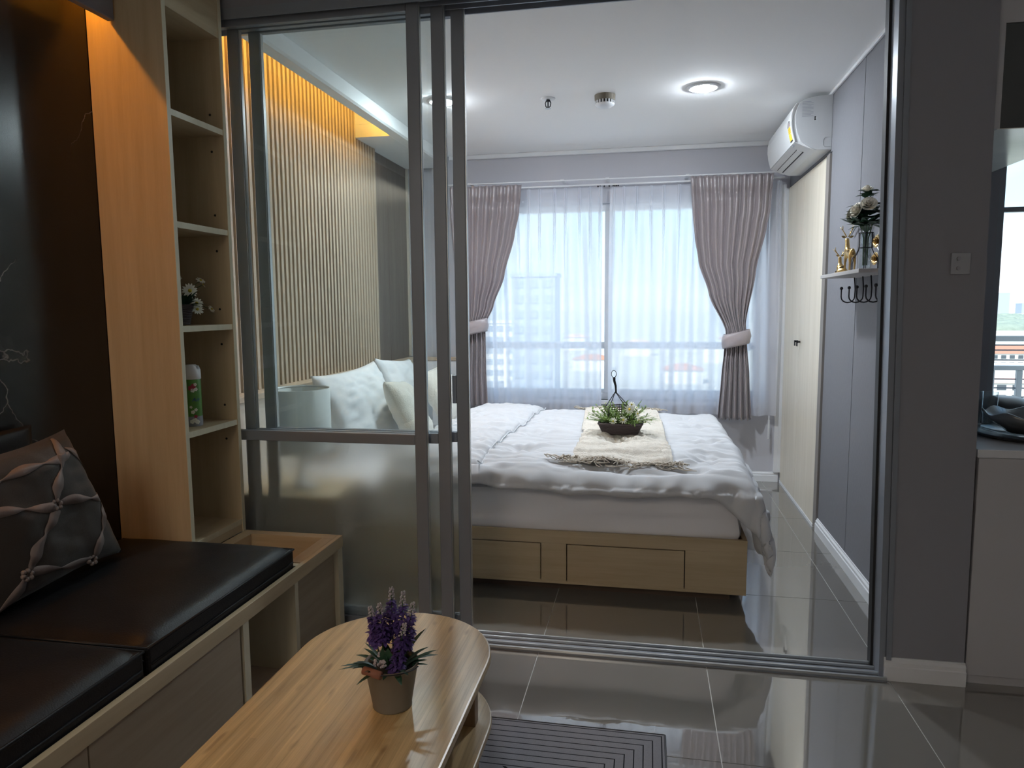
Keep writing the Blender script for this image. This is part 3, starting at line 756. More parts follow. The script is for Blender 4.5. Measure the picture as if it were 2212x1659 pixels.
# ------------------------------------------------------------------ curtains
def drape(name, label, tabL, tabR, y0, ztie, nf, seed):
    root = thing(name, label, 'curtain', ((tabL[0][1]+tabR[0][1])/2, y0, tabR[-1][0]), 'satin drapes')
    zt, zb = tabR[0][0], tabR[-1][0]
    ph = [U(-.25, .25) for _ in range(nf+2)]
    def P(u, v):
        z = zt+(zb-zt)*v
        xl, xr = interp(tabL, z), interp(tabR, z)
        top = sm(zt-.16, zt-.02, z); tie = exp(-((z-ztie)/.10)**2)
        uu = u + .010*noise.noise(Vector((u*9, z*2.2+seed, 0)))*(1-top)
        x = xl+(xr-xl)*uu
        cyc = uu*nf + .25*noise.noise(Vector((uu*3.3, z*.5, seed+1)))*(1-top) + .10*noise.noise(Vector((uu*5, z*1.4, seed)))*(1-top)
        lo2 = sm(ztie-.05, zb+.1, z); wv = sin(2*pi*cyc)*(.70-.35*lo2) + (1-top)*(.55+.45*lo2)*sin(pi*cyc+1.1+seed)
        ws = sin(2*pi*cyc); wv2 = (abs(ws)**.6)*(1 if ws > 0 else -1)
        low_ = sm(ztie-.1, zb, z); A = .023*(1-top)+.015*top; A *= (1-.35*tie)*(1+.5*low_)*(.75+.6*abs(noise.noise(Vector((u*6, 1.7, seed)))))
        belly = .045*sin(pi*min(max(u, 0), 1))*(1-top)*(.4+.9*tie)
        yy = y0 - A*(wv*(1-top)+wv2*top) - belly*.5 + .010*noise.noise(Vector((u*3, z*3, seed+4.)))*(1-top)
        yy += .012*exp(-((z-(zt-.115))/.02)**2)
        zz = z + (.012*sin(2*pi*cyc*1.0) if v > .98 else 0)
        # mild slant of creases towards the tie
        return Vector((x, yy, zz))
    MB().grid(P, nf*14+1, 90).build('drape', 'satin', root, smooth=True, thick=.003)
    # tieback
    xl, xr = interp(tabL, ztie), interp(tabR, ztie); cx = (xl+xr)/2; rx = (xr-xl)/2+.016
    def Q(u, v):
        a = 2*pi*u; h = (v-.5)*.098
        bul = .010*cos(pi*(v-.5))
        nz_ = .004*noise.noise(Vector((cos(a)*3, sin(a)*3, v*5+seed)))
        return Vector((cx+(rx+bul+nz_)*cos(a), y0-.012+(.055+bul+nz_)*sin(a), ztie-.015+h+.02*cos(a)))
    MB().grid(Q, 40, 9, True).build('tieback', 'satin2', root, smooth=True, thick=.003)
    return root
rL = [(2.15, .270), (1.936, .288), (1.744, .304), (1.574, .331), (1.355, .407), (1.09, .528), (1.0, .521), (.777, .505), (.49, .488)]
rR = [(2.155, .812), (1.92, .800), (1.80, .779), (1.507, .719), (1.146, .660), (1.06, .668), (1.0, .672), (.779, .692), (.478, .712)]
drape('drape_curtain', 'mauve satin curtain beside the wardrobe, tied back and hanging clear of the bed', rL, rR, 5.145, 1.055, 11, 2.)
lL = [(2.15, -1.445), (1.936, -1.44), (1.75, -1.425), (1.574, -1.40), (1.355, -1.37), (1.14, -1.345), (1.0, -1.35), (.777, -1.37), (.54, -1.375)]
lR = [(2.147, -.912), (1.951, -.930), (1.80, -.963), (1.499, -1.044), (1.282, -1.126), (1.14, -1.190), (1.0, -1.190), (.824, -1.187), (.53, -1.175)]
drape('drape_curtain', 'mauve satin curtain partly behind the glass door stiles, bottom tucked behind the bed', lL, lR, 5.145, 1.14, 10, 6.)
def sheer(label, x0, x1, zt, zb, y0, pl, seed):
    def P(u, v):
        x = x0+(x1-x0)*u; z = zt+(zb-zt)*v
        top = sm(zt-.20, zt-.08, z); pn = 0
        for p in pl:
            d = (x-p)
            if abs(d) < .05: pn += exp(-(d/.0055)**2)*sm(zt-.75, zt-.10, z)*(1-.0*top)
        low = 1-sm(zt-.5, zt, z)
        yy = y0 - .028*pn + low*(.021*sin(2*pi*x/.135+4.5*noise.noise(Vector((x*3.1, z*.3, seed)))) + .020*noise.noise(Vector((x*11, z*.22, seed+2.)))) + .006*noise.noise(Vector((x*14, z*.5, seed+5)))
        return Vector((x + low*.012*noise.noise(Vector((x*8, z*.5, seed+9))), yy, z))
    o = MB().grid(P, int((x1-x0)/.0045), 48).build('sheer_curtain', 'sheer', None, loc=((x0+x1)/2, y0, zb), smooth=True)
    return tag(o, label, 'sheer curtain', 'white sheer curtains')
sheer('white sheer curtain on the tower side of the window mullion', -1.30, -.337, 2.125, .50, 5.243, [-1.2, -1.12, -1.04, -.96, -.874, -.794, -.684, -.604, -.503, -.427, -.355], 3.)
sheer('white sheer curtain from the mullion across to the wardrobe', -.283, .885, 2.12, .49, 5.243, [-.26, -.187, -.098, .004, .093, .2, .30, .40, .50, .6, .7, .8, .86], 8.)
cr_ = thing('curtain_rail', 'slim white double curtain track above the bedroom window', 'curtain rail', (-.25, 5.22, 2.16))
box('track', 'trimwhite', -1.46, .90, 5.150, 5.166, 2.160, 2.168, cr_, bevel=.002); box('track', 'trimwhite', -1.36, .90, 5.228, 5.242, 2.134, 2.144, cr_, bevel=.002)
for x in (-1.3, -.62, -.30, .25, .82): box('bracket', 'trimwhite', x-.012, x+.012, 5.15, 5.309, 2.1685, 2.173, cr_)
for k, x in enumerate([-.37, -.355, -.325, -.29, -.262, -.25, -.238, -.226]): MB().ball((x, 5.232, 2.127), .006, 6, 4).build('glider', 'iron', cr_)
wd = thing('curtain_wand', 'white plastic pull wand hanging low beside the wardrobe corner', 'curtain wand', (.845, 5.2, .34))
MB().tube([(.846, 5.24, .49), (.846, 5.24, .33)], .0045, 8).build('rod', 'trimwhite', wd); MB().tube([(.846, 5.24, .46), (.846, 5.24, .325)], .007, 8).build('grip', 'trimwhite', wd)

# ------------------------------------------------------------------ wardrobe doors in the right wall
wa = thing('wardrobe', 'tall pale oak double door closet set into the right wall', 'wardrobe', (.95, 4.76, 0))
box('frame_side', 'jambstrip', XR-.012, XR+.008, 4.152, 4.2215, .012, 2.075, wa, bevel=.001)
ward = wood('wardrobe_oak', (.66, .60, .49), (.75, .69, .58), 'z', rough=.4, freq=22)
for y0, y1, hy in ((4.224, 4.772, 4.742), (4.776, 5.285, 4.806)):
    d = box('door', ward, XR-.010, XR+.007, y0, y1, .018, 2.072, wa, bevel=.0015)
    MB().box(XR-.034, XR-.0105, hy-.006, hy+.006, 1.034, 1.046).box(XR-.034, XR-.027, hy-.006, hy+.006, 1.012, 1.046).build('handle', 'iron', d, bevel=.001)
box('frame_side', 'trimwhite', XR-.030, XR+.007, 5.287, 5.308, .072, 2.075, wa, bevel=.001)
box('threshold', 'trimwhite', XR-.014, XR+.007, 4.224, 5.285, 0, .016, wa)

# ------------------------------------------------------------------ air conditioner
ac = thing('air_conditioner', 'white wall mounted air conditioner above the closet doors', 'air conditioner', (.86, 4.56, 2.10))
AY0, AY1 = 4.172, 4.965
prof = [(.949, 2.384), (.868, 2.381), (.81, 2.369), (.770, 2.350), (.753, 2.322), (.745, 2.285), (.745, 2.245), (.752, 2.20), (.766, 2.150), (.779, 2.142), (.81, 2.126), (.849, 2.109), (.875, 2.101), (.949, 2.099)]
MB().prism(prof, 'y', AY0+.012, AY1-.012).build('body', 'acwhite', ac, smooth=False)
inn = [(.949, 2.384), (.868, 2.381), (.81, 2.369), (.785, 2.355), (.768, 2.322), (.762, 2.285), (.763, 2.245), (.772, 2.20), (.792, 2.152), (.83, 2.125), (.852, 2.110), (.875, 2.101), (.949, 2.099)]
for a, b in ((AY0, AY0+.012), (AY1-.012, AY1)): MB().prism([(x, z) for x, z in inn], 'y', a, b).build('end_cap', 'acgrey', ac, bevel=.001)
# front cover panel lying proud of the body
def strip(pts, y0, y1, off):
    mb = MB(); n = len(pts); out = []
    for i, (x, z) in enumerate(pts):
        a = pts[max(0, i-1)]; b = pts[min(n-1, i+1)]; t = Vector((b[0]-a[0], b[1]-a[1])).normalized(); nn = Vector((t.y, -t.x))
        if nn.x > 0: nn = -nn
        out.append((x+nn.x*off, z+nn.y*off))
    return mb.prism(pts+out[::-1], 'y', y0, y1)
strip([(.770, 2.350), (.753, 2.322), (.745, 2.285), (.745, 2.245), (.752, 2.20), (.766, 2.150)], AY0+.004, AY1-.004, .004).build('front_panel', 'acwhite', ac)
strip([(.766, 2.147), (.779, 2.142), (.81, 2.126), (.845, 2.111)], AY0+.004, AY1-.004, .002).build('lower_panel', 'acwhite', ac)
strip([(.768, 2.1480), (.7705, 2.1465)], AY0+.006, AY1-.004, .003).build('panel_gap', 'black', ac)
for nm, pa, pb, y0_, y1_, m_, of in (('louver', (.800, 2.1305), (.826, 2.118), AY0+.13, AY1-.05, 'acwhite', .0045), ('louver_gap', (.797, 2.1325), (.7998, 2.131), AY0+.125, AY1-.05, 'black', .003), ('air_slot', (.8275, 2.118), (.833, 2.115), AY0+.12, AY1-.06, 'black', .0036)):
    strip([pa, pb], y0_, y1_, of).build(nm, m_, ac)
# energy label on the front near the end
def acfront(y, z):  # x on the cover for a height
    for (x0, z0), (x1, z1) in zip(prof[3:8]+[(.766, 2.150)], prof[4:9]):
        if z1 <= z <= z0: return x0+(x1-x0)*(z0-z)/(z0-z1)-.0045
    return .745
def labstrip(y0, y1, z0, z1, mat, nm):
    MB().grid(lambda u, v: Vector((acfront(0, z0+(z1-z0)*v)-.0006, y0+(y1-y0)*u, z0+(z1-z0)*v)), 4, 6).build(nm, mat, ac, thick=.0008)
LY0, LY1 = 4.205, 4.262
labstrip(LY0, LY1, 2.168, 2.200, 'labyellow', 'energy_label')
labstrip(LY0, LY1, 2.203, 2.236, 'labyellow', 'energy_label')
labstrip(LY0, LY1, 2.160, 2.167, 'black', 'label_bar')
for k in range(3): labstrip(LY0+.006, LY1-.006, 2.208+k*.009, 2.210+k*.009, 'red', 'label_line')
arc = [Vector((acfront(0, 2.238+.033*sin(a))-.001, (LY0+LY1)/2+.027*cos(a), 2.238+.033*sin(a))) for a in [pi*k/12 for k in range(13)]]
MB().tube(arc, .0012, 5).build('label_arch', 'black', ac); 
textmb('5', .030, (acfront(0, 2.24)-.0015, 4.243, 2.240), (0, -1, 0), (.06, 0, 1)).build('label_numeral', 'red', ac)
textmb('Daikin', .020, (.7735, 4.272, 2.1375), (0, -1, 0), (-.32, 0, .26)).build('maker_lettering', 'greyprint', ac)
# specification print on the end cap
for k in range(11): box('print_line', 'greyprint', .795+.0*k, .795+.045+(.012 if k % 3 else 0), AY0-.0008, AY0, 2.352-k*.0075, 2.3545-k*.0075, ac)
for k in range(2): MB().lathe([(.0045, -.0008), (.0045, 0)], (.862, AY0, 2.272-k*.012), 10, True, Matrix.Rotation(radians(90), 3, 'X')).build('print_mark', 'black', ac)
MB().tube([(.945, AY0-.0005, 2.165), (.915, AY0-.0005, 2.165), (.906, AY0-.0005, 2.155), (.906, AY0-.0005, 2.125), (.915, AY0-.0005, 2.115), (.945, AY0-.0005, 2.115)], .0012, 5).build('pipe_knockout', 'acgrey', ac)

# ------------------------------------------------------------------ ceiling fittings
def downlight(label, x, y):
    r = thing('downlight', label, 'downlight', (x, y, ZC), 'recessed ceiling downlights')
    MB().lathe([(.060, ZC-.0002), (.088, ZC-.0002), (.086, ZC-.006), (.068, ZC-.010), (.060, ZC-.008)], (x, y, 0), 40, False).build('trim_ring', 'trimwhite', r, smooth=True)
    l = bpy.data.lights.new('downlight_lamp', 'SPOT'); l.energy = SPOT; l.color = (.84, .92, 1.0); l.spot_size = radians(150); l.spot_blend = .9; l.shadow_soft_size = .05
    lo = bpy.data.objects.new('downlight_lamp', l); COL.objects.link(lo); lo.parent = r; lo.location = (0, 0, -.045)
    MB().lathe([(.001, ZC-.025), (.022, ZC-.0235), (.044, ZC-.017), (.060, ZC-.005), (.060, ZC-.001)], (x, y, 0), 32, False).build('diffuser', 'downglow', r, smooth=True)
downlight('lit recessed downlight in open ceiling near the air conditioner', .262, 3.95)
downlight('lit recessed downlight seen between the glass door stiles', -1.13, 3.90)
sk = thing('sprinkler', 'small dark fire sprinkler head with round white plate on ceiling', 'sprinkler', (-.555, 3.98, ZC))
MB().lathe([(.001, ZC-.0002), (.040, ZC-.0002), (.038, ZC-.004), (.012, ZC-.007), (.001, ZC-.007)], (-.555, 3.98, 0), 28, False).build('escutcheon', 'trimwhite', sk, smooth=True)
MB().lathe([(.001, ZC-.006), (.011, ZC-.006), (.011, ZC-.016), (.001, ZC-.016)], (-.555, 3.98, 0), 12, False).build('neck', 'iron', sk)
for s in (-1, 1): MB().tube([(-.555+s*.010, 3.98, ZC-.012), (-.555+s*.015, 3.98, ZC-.025), (-.555+s*.012, 3.98, ZC-.042), (-.555, 3.98, ZC-.050)], .0028, 6).build('frame_arm', 'iron', sk)
MB().tube([(-.555, 3.98, ZC-.012), (-.555, 3.98, ZC-.046)], .0035, 8).build('bulb', 'iron', sk)
MB().lathe([(.001, ZC-.052), (.016, ZC-.052), (.017, ZC-.054), (.001, ZC-.054)], (-.555, 3.98, 0), 14, False).build('deflector', 'alu_lt', sk)
sdt = thing('smoke_detector', 'round off white smoke detector with slotted rim on ceiling', 'smoke detector', (-.247, 3.985, ZC))
MB().lathe([(.001, ZC-.0002), (.056, ZC-.0002), (.055, ZC-.024), (.053, ZC-.030), (.001, ZC-.030)], (-.247, 3.985, 0), 36, False).build('base', 'bucket', sdt, smooth=False)
bpy.data.objects['base'] if False else None
MB().lathe([(.047, ZC-.030), (.047, ZC-.046)], (-.247, 3.985, 0), 30, False).build('chamber', 'black', sdt)
for k in range(18):
    a = 2*pi*k/18; c = Vector((-.247+.049*cos(a), 3.985+.049*sin(a), 0)); t = Vector((-sin(a), cos(a), 0))*.004; n_ = Vector((cos(a), sin(a), 0))*.0025
    MB().add([c-t-n_+Vector((0, 0, ZC-.046)), c+t-n_+Vector((0, 0, ZC-.046)), c+t+n_+Vector((0, 0, ZC-.046)), c-t+n_+Vector((0, 0, ZC-.046)), c-t-n_+Vector((0, 0, ZC-.03)), c+t-n_+Vector((0, 0, ZC-.03)), c+t+n_+Vector((0, 0, ZC-.03)), c-t+n_+Vector((0, 0, ZC-.03))],
             [(0,3,2,1),(4,5,6,7),(0,1,5,4),(1,2,6,5),(2,3,7,6),(3,0,4,7)]).build('rim_rib', 'trimwhite', sdt)
MB().lathe([(.052, ZC-.046), (.050, ZC-.052), (.036, ZC-.062), (.001, ZC-.064)], (-.247, 3.985, 0), 36, True).build('cap', 'trimwhite', sdt, smooth=True)

# added fill lamp, unseen above and behind the camera, brightens camera-facing surfaces
lc = thing('added_fill_lamp', 'added unseen fill lamp with a wide white diffuser, above and behind the viewer', 'fill lamp', (-1.1, -1.2, ZC))
box('housing', 'trimwhite', -1.65, -.55, -1.75, -.65, ZC-.05, ZC-.0005, lc, bevel=.004); box('diffuser', 'fillglow', -1.63, -.57, -1.73, -.67, ZC-.062, ZC-.0502, lc)
# LED strips inside the coves
ls = thing('led_strip', 'glowing orange strip light hidden in the bedroom ceiling cove', 'strip light', (-1.54, 3.4, 2.331))
box('light_bar', 'ledglow', -1.548, -1.534, 2.66, 4.25, 2.341, 2.346, ls); box('channel', 'white', -1.550, -1.5315, 2.66, 4.25, 2.3305, 2.3405, ls)
vl = struct(box('trim_8', 'dark_wall', -1.715, -1.690, -1.9, 2.10, 2.190, ZC-.001, bevel=.004))
ls2 = thing('led_strip', 'glowing orange strip light hidden behind the living room valance', 'strip light', (-1.79, 1.0, 2.29))
box('light_bar', 'ledglow2', -1.796, -1.784, .2, 2.08, 2.296, 2.300, ls2); box('channel', 'white', -1.7995, -1.780, .2, 2.08, 2.3005, 2.306, ls2)

# ------------------------------------------------------------------ wall shelf with hooks and ornaments
sh = thing('wall_shelf', 'grey wooden wall shelf with iron hooks beside the closet', 'shelf', (.875, 3.31, 1.40))
box('board', 'grey_shelf', .80, .949, 3.00, 3.63, 1.394, 1.410, sh, bevel=.0015)
for y in (3.53, 3.40, 3.28, 3.15, 3.02):
    pts = [(.925, y, 1.394), (.930, y, 1.34), (.929, y, 1.312)]
    for k in range(9): a = pi*k/8; pts.append((.9+.029*cos(a), y, 1.306-.026*sin(a)))
    pts += [(.871, y, 1.325), (.871, y, 1.338)]
    h = MB().tube(pts, .0030, 6).build('hook', 'iron', sh, smooth=True)
    MB().ball((.871, y, 1.345), .0075, 8, 6).build('knob', 'iron', h, smooth=True)
def skin(name, verts, edges, rad, mat, parent, sub=1):
    me = bpy.data.meshes.new(name); base = wl(parent); me.from_pydata([Vector(v)-base for v in verts], edges, [])
    o = bpy.data.objects.new(name, me); COL.objects.link(o); o.modifiers.new('skin', 'SKIN'); 
    if sub: s = o.modifiers.new('sub', 'SUBSURF'); s.levels = sub; s.render_levels = sub
    if not me.skin_vertices: 
        bm = bmesh.new(); bm.from_mesh(me); bm.verts.layers.skin.verify(); bm.to_mesh(me); bm.free()
    for i, r in enumerate(rad): me.skin_vertices[0].data[i].radius = (r, r)
    me.skin_vertices[0].data[0].use_root = True
    dg = bpy.context.evaluated_depsgraph_get(); m2 = bpy.data.meshes.new_from_object(o.evaluated_get(dg)); bpy.data.objects.remove(o)
    m2.materials.clear(); m2.materials.append(MAT[mat])
    for p in m2.polygons: p.use_smooth = True
    m2.name = name
    o = bpy.data.objects.new(name, m2); COL.objects.link(o); o.parent = parent; WL[o.name] = base.copy(); return o
def antlers(root, hx, hy, hz, L, dirv):
    for s in (-1, 1):
        a = [Vector((hx+s*.004, hy, hz)), Vector((hx+s*.012, hy+.002, hz+.35*L)), Vector((hx+s*.020, hy+.006, hz+.7*L)), Vector((hx+s*.019, hy+.004, hz+L))]
        mb = MB().tube(a, [.0028, .0024, .002, .0012], 6)
        mb.tube([a[1], a[1]+Vector((s*.002, dirv*.016, .014))], [.002, .001], 5); mb.tube([a[2], a[2]+Vector((s*.003, -dirv*.012, .018))], [.0018, .001], 5)
        mb.tube([a[2], a[2]+Vector((s*.008, dirv*.010, .012))], [.0018, .001], 5)
        mb.build('antler', 'gold', root, smooth=True)
# standing stag: body along y, head towards the window
st = thing('deer_figurine', 'taller gold stag figurine standing on the wall shelf', 'figurine', (.868, 3.40, 1.41), 'gold deer figurines')
x, y, z = .868, 3.40, 1.411
V = [(x, y, z+.088), (x, y+.030, z+.090), (x, y+.045, z+.108), (x, y+.050, z+.135), (x, y+.054, z+.152), (x, y+.074, z+.145), (x, y-.032, z+.090), (x, y-.046, z+.097), (x, y-.052, z+.090)]
E_ = [(0, 1), (1, 2), (2, 3), (3, 4), (4, 5), (0, 6), (6, 7), (7, 8)]; Rr = [.0165, .0185, .0125, .0095, .0105, .0055, .0175, .007, .003]
for s in (-1, 1):
    b = len(V); V += [(x+s*.009, y+.034, z+.070), (x+s*.010, y+.036, z+.038), (x+s*.010, y+.034, z+.004)]; E_ += [(1, b), (b, b+1), (b+1, b+2)]; Rr += [.0075, .0045, .004]
    b = len(V); V += [(x+s*.009, y-.036, z+.070), (x+s*.010, y-.044, z+.042), (x+s*.010, y-.038, z+.004)]; E_ += [(6, b), (b, b+1), (b+1, b+2)]; Rr += [.009, .0048, .004]
skin('body', V, E_, Rr, 'gold', st)
for s in (-1, 1): MB().leaf((x+s*.007, y+.050, z+.158), (s*1, .1, .35), (0, 1, 0), .020, .010, .1).build('ear', 'gold', st, thick=.001)
antlers(st, x, y+.050, z+.160, .045, 1)
# lying fawn
fa = thing('deer_figurine', 'smaller gold deer figurine lying at the far end of the wall shelf', 'figurine', (.868, 3.53, 1.41), 'gold deer figurines')
y = 3.53
V = [(x, y, z+.020), (x, y+.022, z+.026), (x, y+.032, z+.046), (x, y+.034, z+.066), (x, y+.036, z+.078), (x, y+.050, z+.074), (x, y-.028, z+.019), (x, y-.042, z+.016)]
E_ = [(0, 1), (1, 2), (2, 3), (3, 4), (4, 5), (0, 6), (6, 7)]; Rr = [.0170, .0165, .010, .0075, .0085, .0045, .0165, .006]
for s in (-1, 1):
    b = len(V); V += [(x+s*.014, y+.030, z+.010), (x+s*.016, y+.046, z+.007)]; E_ += [(1, b), (b, b+1)]; Rr += [.006, .0045]
    b = len(V); V += [(x+s*.017, y-.020, z+.010), (x+s*.018, y-.002, z+.006)]; E_ += [(6, b), (b, b+1)]; Rr += [.007, .0045]
skin('body', V, E_, Rr, 'gold', fa)
for s in (-1, 1): MB().leaf((x+s*.005, y+.034, z+.083), (s*1, .1, .4), (0, 1, 0), .014, .007, .1).build('ear', 'gold', fa, thick=.001)
antlers(fa, x, y+.034, z+.084, .030, 1)
# glass vase in a wire frame
VX, VY, VZ = .872, 3.185, 1.411
vs_ = thing('glass_vase', 'clear glass tube vase inside a dark bottle shaped wire frame', 'vase', (VX, VY, VZ))
MB().lathe([(.001, VZ+.004), (.022, VZ+.004), (.024, VZ+.010), (.024, VZ+.150), (.022, VZ+.150), (.022, VZ+.012), (.001, VZ+.012)], (VX, VY, 0), 24, False).build('tube', 'tumbler', vs_, smooth=True)
for k in range(6):
    a = pi*k/3+.2; pr = [(.027, .152), (.027, .090), (.036, .070), (.052, .050), (.056, .030), (.056, .002)]
    MB().tube([(VX+r_*cos(a), VY+r_*sin(a), VZ+h_) for r_, h_ in pr], .0016, 5).build('wire', 'iron', vs_)
for r_, h_ in ((.027, .152), (.027, .092), (.056, .002)): MB().tube([(VX+r_*cos(2*pi*k/24), VY+r_*sin(2*pi*k/24), VZ+h_) for k in range(24)], .0016, 5, True).build('wire_ring', 'iron', vs_)
bq = thing('rose_bouquet', 'cream roses and dark green leaves standing in the glass vase', 'flowers', (VX, VY, VZ+.02))
for k in range(7):
    a = 2*pi*k/7; MB().tube([(VX+.008*cos(a), VY+.008*sin(a), VZ+.02), (VX+.010*cos(a), VY+.010*sin(a), VZ+.13), (VX+.03*cos(a), VY+.03*sin(a), VZ+.21)], .0015, 5).build('stalk', 'stem', bq)
mb = MB()
for k in range(90):
    a = U(0, 2*pi); lvl = R(); rr = .065*sin(pi*min(1, .22+lvl*.75)); h = VZ+.175+.085*lvl
    d = Vector((cos(a), sin(a), U(-.15, .55)))
    mb.leaf((VX+.35*rr*cos(a), VY+.35*rr*sin(a), h), d, (0, 0, 1), U(.045, .07), U(.028, .042), U(0, .4))
for k in range(26):
    a = U(0, 2*pi); mb.leaf((VX+.008*cos(a), VY+.008*sin(a), VZ+.290+U(0, .03)), (cos(a), sin(a), U(.1, .9)), (0, 0, 1), U(.025, .04), U(.02, .03), .2)
for k in range(16):
    a = 2*pi*k/16; mb.leaf((VX+.02*cos(a), VY+.02*sin(a), VZ+.185), (cos(a), sin(a), U(.0, .25)), (0, 0, 1), U(.075, .10), .026, -.15)
stuff(mb.build('foliage', 'leafdk', bq, smooth=True))
def rose(c, r, ax, par, mat='cpetal'):
    mb = MB(); ax = Vector(ax).normalized(); q_ = Vector((0, 0, 1)).rotation_difference(ax).to_matrix()
    for ring, (n_, rr, hh, op) in enumerate(((3, .25, 1.0, .15), (5, .5, .85, .35), (6, .75, .7, .6), (7, 1., .5, .95))):
        for k in range(n_):
            a0 = 2*pi*(k+ring*.4)/n_
            def P(u, v):
                a = a0+(u-.5)*2*pi/n_*1.35; rad = rr*r*(.35+.65*v)*(1+op*.25*v*v); h = hh*r*1.3*(v-.15*v*v*op) - .5*r
                return Vector(c)+q_ @ Vector((rad*cos(a), rad*sin(a), h))
            mb.grid(P, 5, 5)
    return mb.build('rose', mat, par, smooth=True, thick=.0008)
for c, r, ax in (((VX-.030, VY+.052, VZ+.235), .034, (-.4, .8, .4)), ((VX-.05, VY-.03, VZ+.24), .028, (-.8, -.3, .3)), ((VX-.01, VY-.055, VZ+.262), .026, (-.2, -.8, .5)), ((VX-.005, VY+.0, VZ+.330), .018, (0, 0, 1)), ((VX-.01, VY-.03, VZ+.325), .018, (-.1, -.3, 1)), ((VX, VY+.03, VZ+.33), .014, (0, .3, 1))): rose(c, r, ax, bq)
# wire wall ornament with leaves and a gold flower
wo_ = thing('wall_ornament', 'metal wall ornament with mirrored leaves and gold flowers above the shelf', 'ornament', (.94, 3.28, 1.46))
X = .938
MB().tube([(X, 3.06, 1.655), (X, 3.40, 1.632), (X, 3.60, 1.628), (X, 3.66, 1.60)], .004, 6).build('wire', 'alu_lt', wo_, smooth=True)
MB().tube([(X, 3.30+.13*cos(a), 1.545+.085*sin(a)) for a in [2*pi*k/36 for k in range(36)]], .0028, 6, True).build('wire', 'iron', wo_, smooth=True)
MB().tube([(X, 3.15+.12*cos(a), 1.535+.055*sin(a)) for a in [2*pi*k/36 for k in range(36)]], .0028, 6, True).build('wire', 'alu_lt', wo_, smooth=True)
for yy, zz in ((3.225, 1.585), (3.13, 1.585), (3.37, 1.565), (3.47, 1.57)):
    mb = MB(); mb.ball((X-.002, yy, zz), .030, 14, 8, (.10, .62, 1)); mb.build('mirrored_leaf', 'alu_lt', wo_, smooth=True)
for yy, zz in ((3.215, 1.53), (3.225, 1.46)):
    fl = rose((X-.016, yy, zz), .022, (-1, -.1, .1), wo_, 'gold'); fl.name = 'gold_flower'
    WL[fl.name] = wl(wo_)
MB().tube([(X, 3.222, 1.52), (X-.002, 3.228, 1.425)], .002, 5).build('wire', 'iron', wo_)

# ------------------------------------------------------------------ basket of flowers on the bed
BKX, BKY = -.135, 3.63; BKZ = max(bedtop(BKX+dx, BKY+dy) for dx in (-.09, 0, .09) for dy in (-.05, 0, .05))+.012
bk = thing('flower_basket', 'brown wicker hanging basket of white flowers standing on the beige throw', 'basket', (BKX, BKY, BKZ))
def ring(t, hw, hd, z, n=40, r=.03):
    # rounded rectangle
    pts = []
    for k in range(n):
        a = 2*pi*k/n; c_, s_ = cos(a), sin(a)
        pts.append(Vector((BKX+hw*(abs(c_)**.28)*(1 if c_ >= 0 else -1), BKY+hd*(abs(s_)**.28)*(1 if s_ >= 0 else -1), z)))
    return pts
def wickertray():
    mb = MB(); rows = 7
    for i in range(rows):
        t = i/(rows-1); hw = .086+.022*t; hd = .058+.014*t; base = ring(0, hw, hd, BKZ+.004+.046*t)
        pts = [p + Vector(((p.x-BKX)/hw, (p.y-BKY)/hd, 0))*(.0016*(1 if (k+i) % 2 else -1)) for k, p in enumerate(base)]
        mb.tube(pts, .0044, 5, True)
    mb.add(ring(0, .086, .058, BKZ+.003), [tuple(range(40))])
    for k in range(0, 40, 2): mb.tube([ring(0, .085, .057, BKZ+.002)[k], ring(0, .108, .073, BKZ+.052)[k]], .0022, 4)
    return mb.build('tray', 'wicker', bk, smooth=True)
wickertray()
MB().tube(ring(0, .110, .074, BKZ+.053), .0055, 6, True).build('rim', 'wicker', bk, smooth=True)
mb = MB()
for i in range(8):
    t = i/7; hw = .072-.012*t; mb.tube([(BKX+hw*s_, BKY+.02+.05*sqrt(max(0, 1-s_*s_)), BKZ+.05+.085*t) for s_ in [-1+k/10 for k in range(21)]], .003, 5)
for k in range(15):
    a = -1+k/7; mb.tube([(BKX+.072*a, BKY+.02+.05*sqrt(max(0, 1-a*a)), BKZ+.045), (BKX+.060*a, BKY+.02+.05*sqrt(max(0, 1-a*a)), BKZ+.140)], .002, 4)
mb.build('lattice_back', 'wicker', bk, smooth=True)
TOP = Vector((BKX-.028, BKY, BKZ+.212))
for c in ((-.075, .03), (.07, .03), (-.05, -.04), (.05, -.03)):
    p0 = Vector((BKX+c[0], BKY+c[1], BKZ+.05)); mid = (p0+TOP)/2 + Vector((c[0]*.35, 0, .0))
    MB().tube([p0, (p0+mid)/2+Vector((c[0]*.12, 0, 0)), mid, (mid+TOP)/2, TOP], .0022, 5).build('hanger_cord', 'iron', bk, smooth=True)
MB().tube([TOP+Vector((.004, 0, -.01)), TOP+Vector((.001, 0, .03)), TOP+Vector((-.006, 0, .055)), TOP+Vector((-.007, 0, .072))], [.004, .0055, .0065, .0075], 8).build('knot', 'iron', bk, smooth=True)
MB().tube([TOP+Vector((-.008+.0125*cos(a), 0, .090+.018*sin(a))) for a in [2*pi*k/20 for k in range(20)]], .0018, 6, True).build('hanging_ring', 'iron', bk, smooth=True)
mb = MB(); random.seed(21)
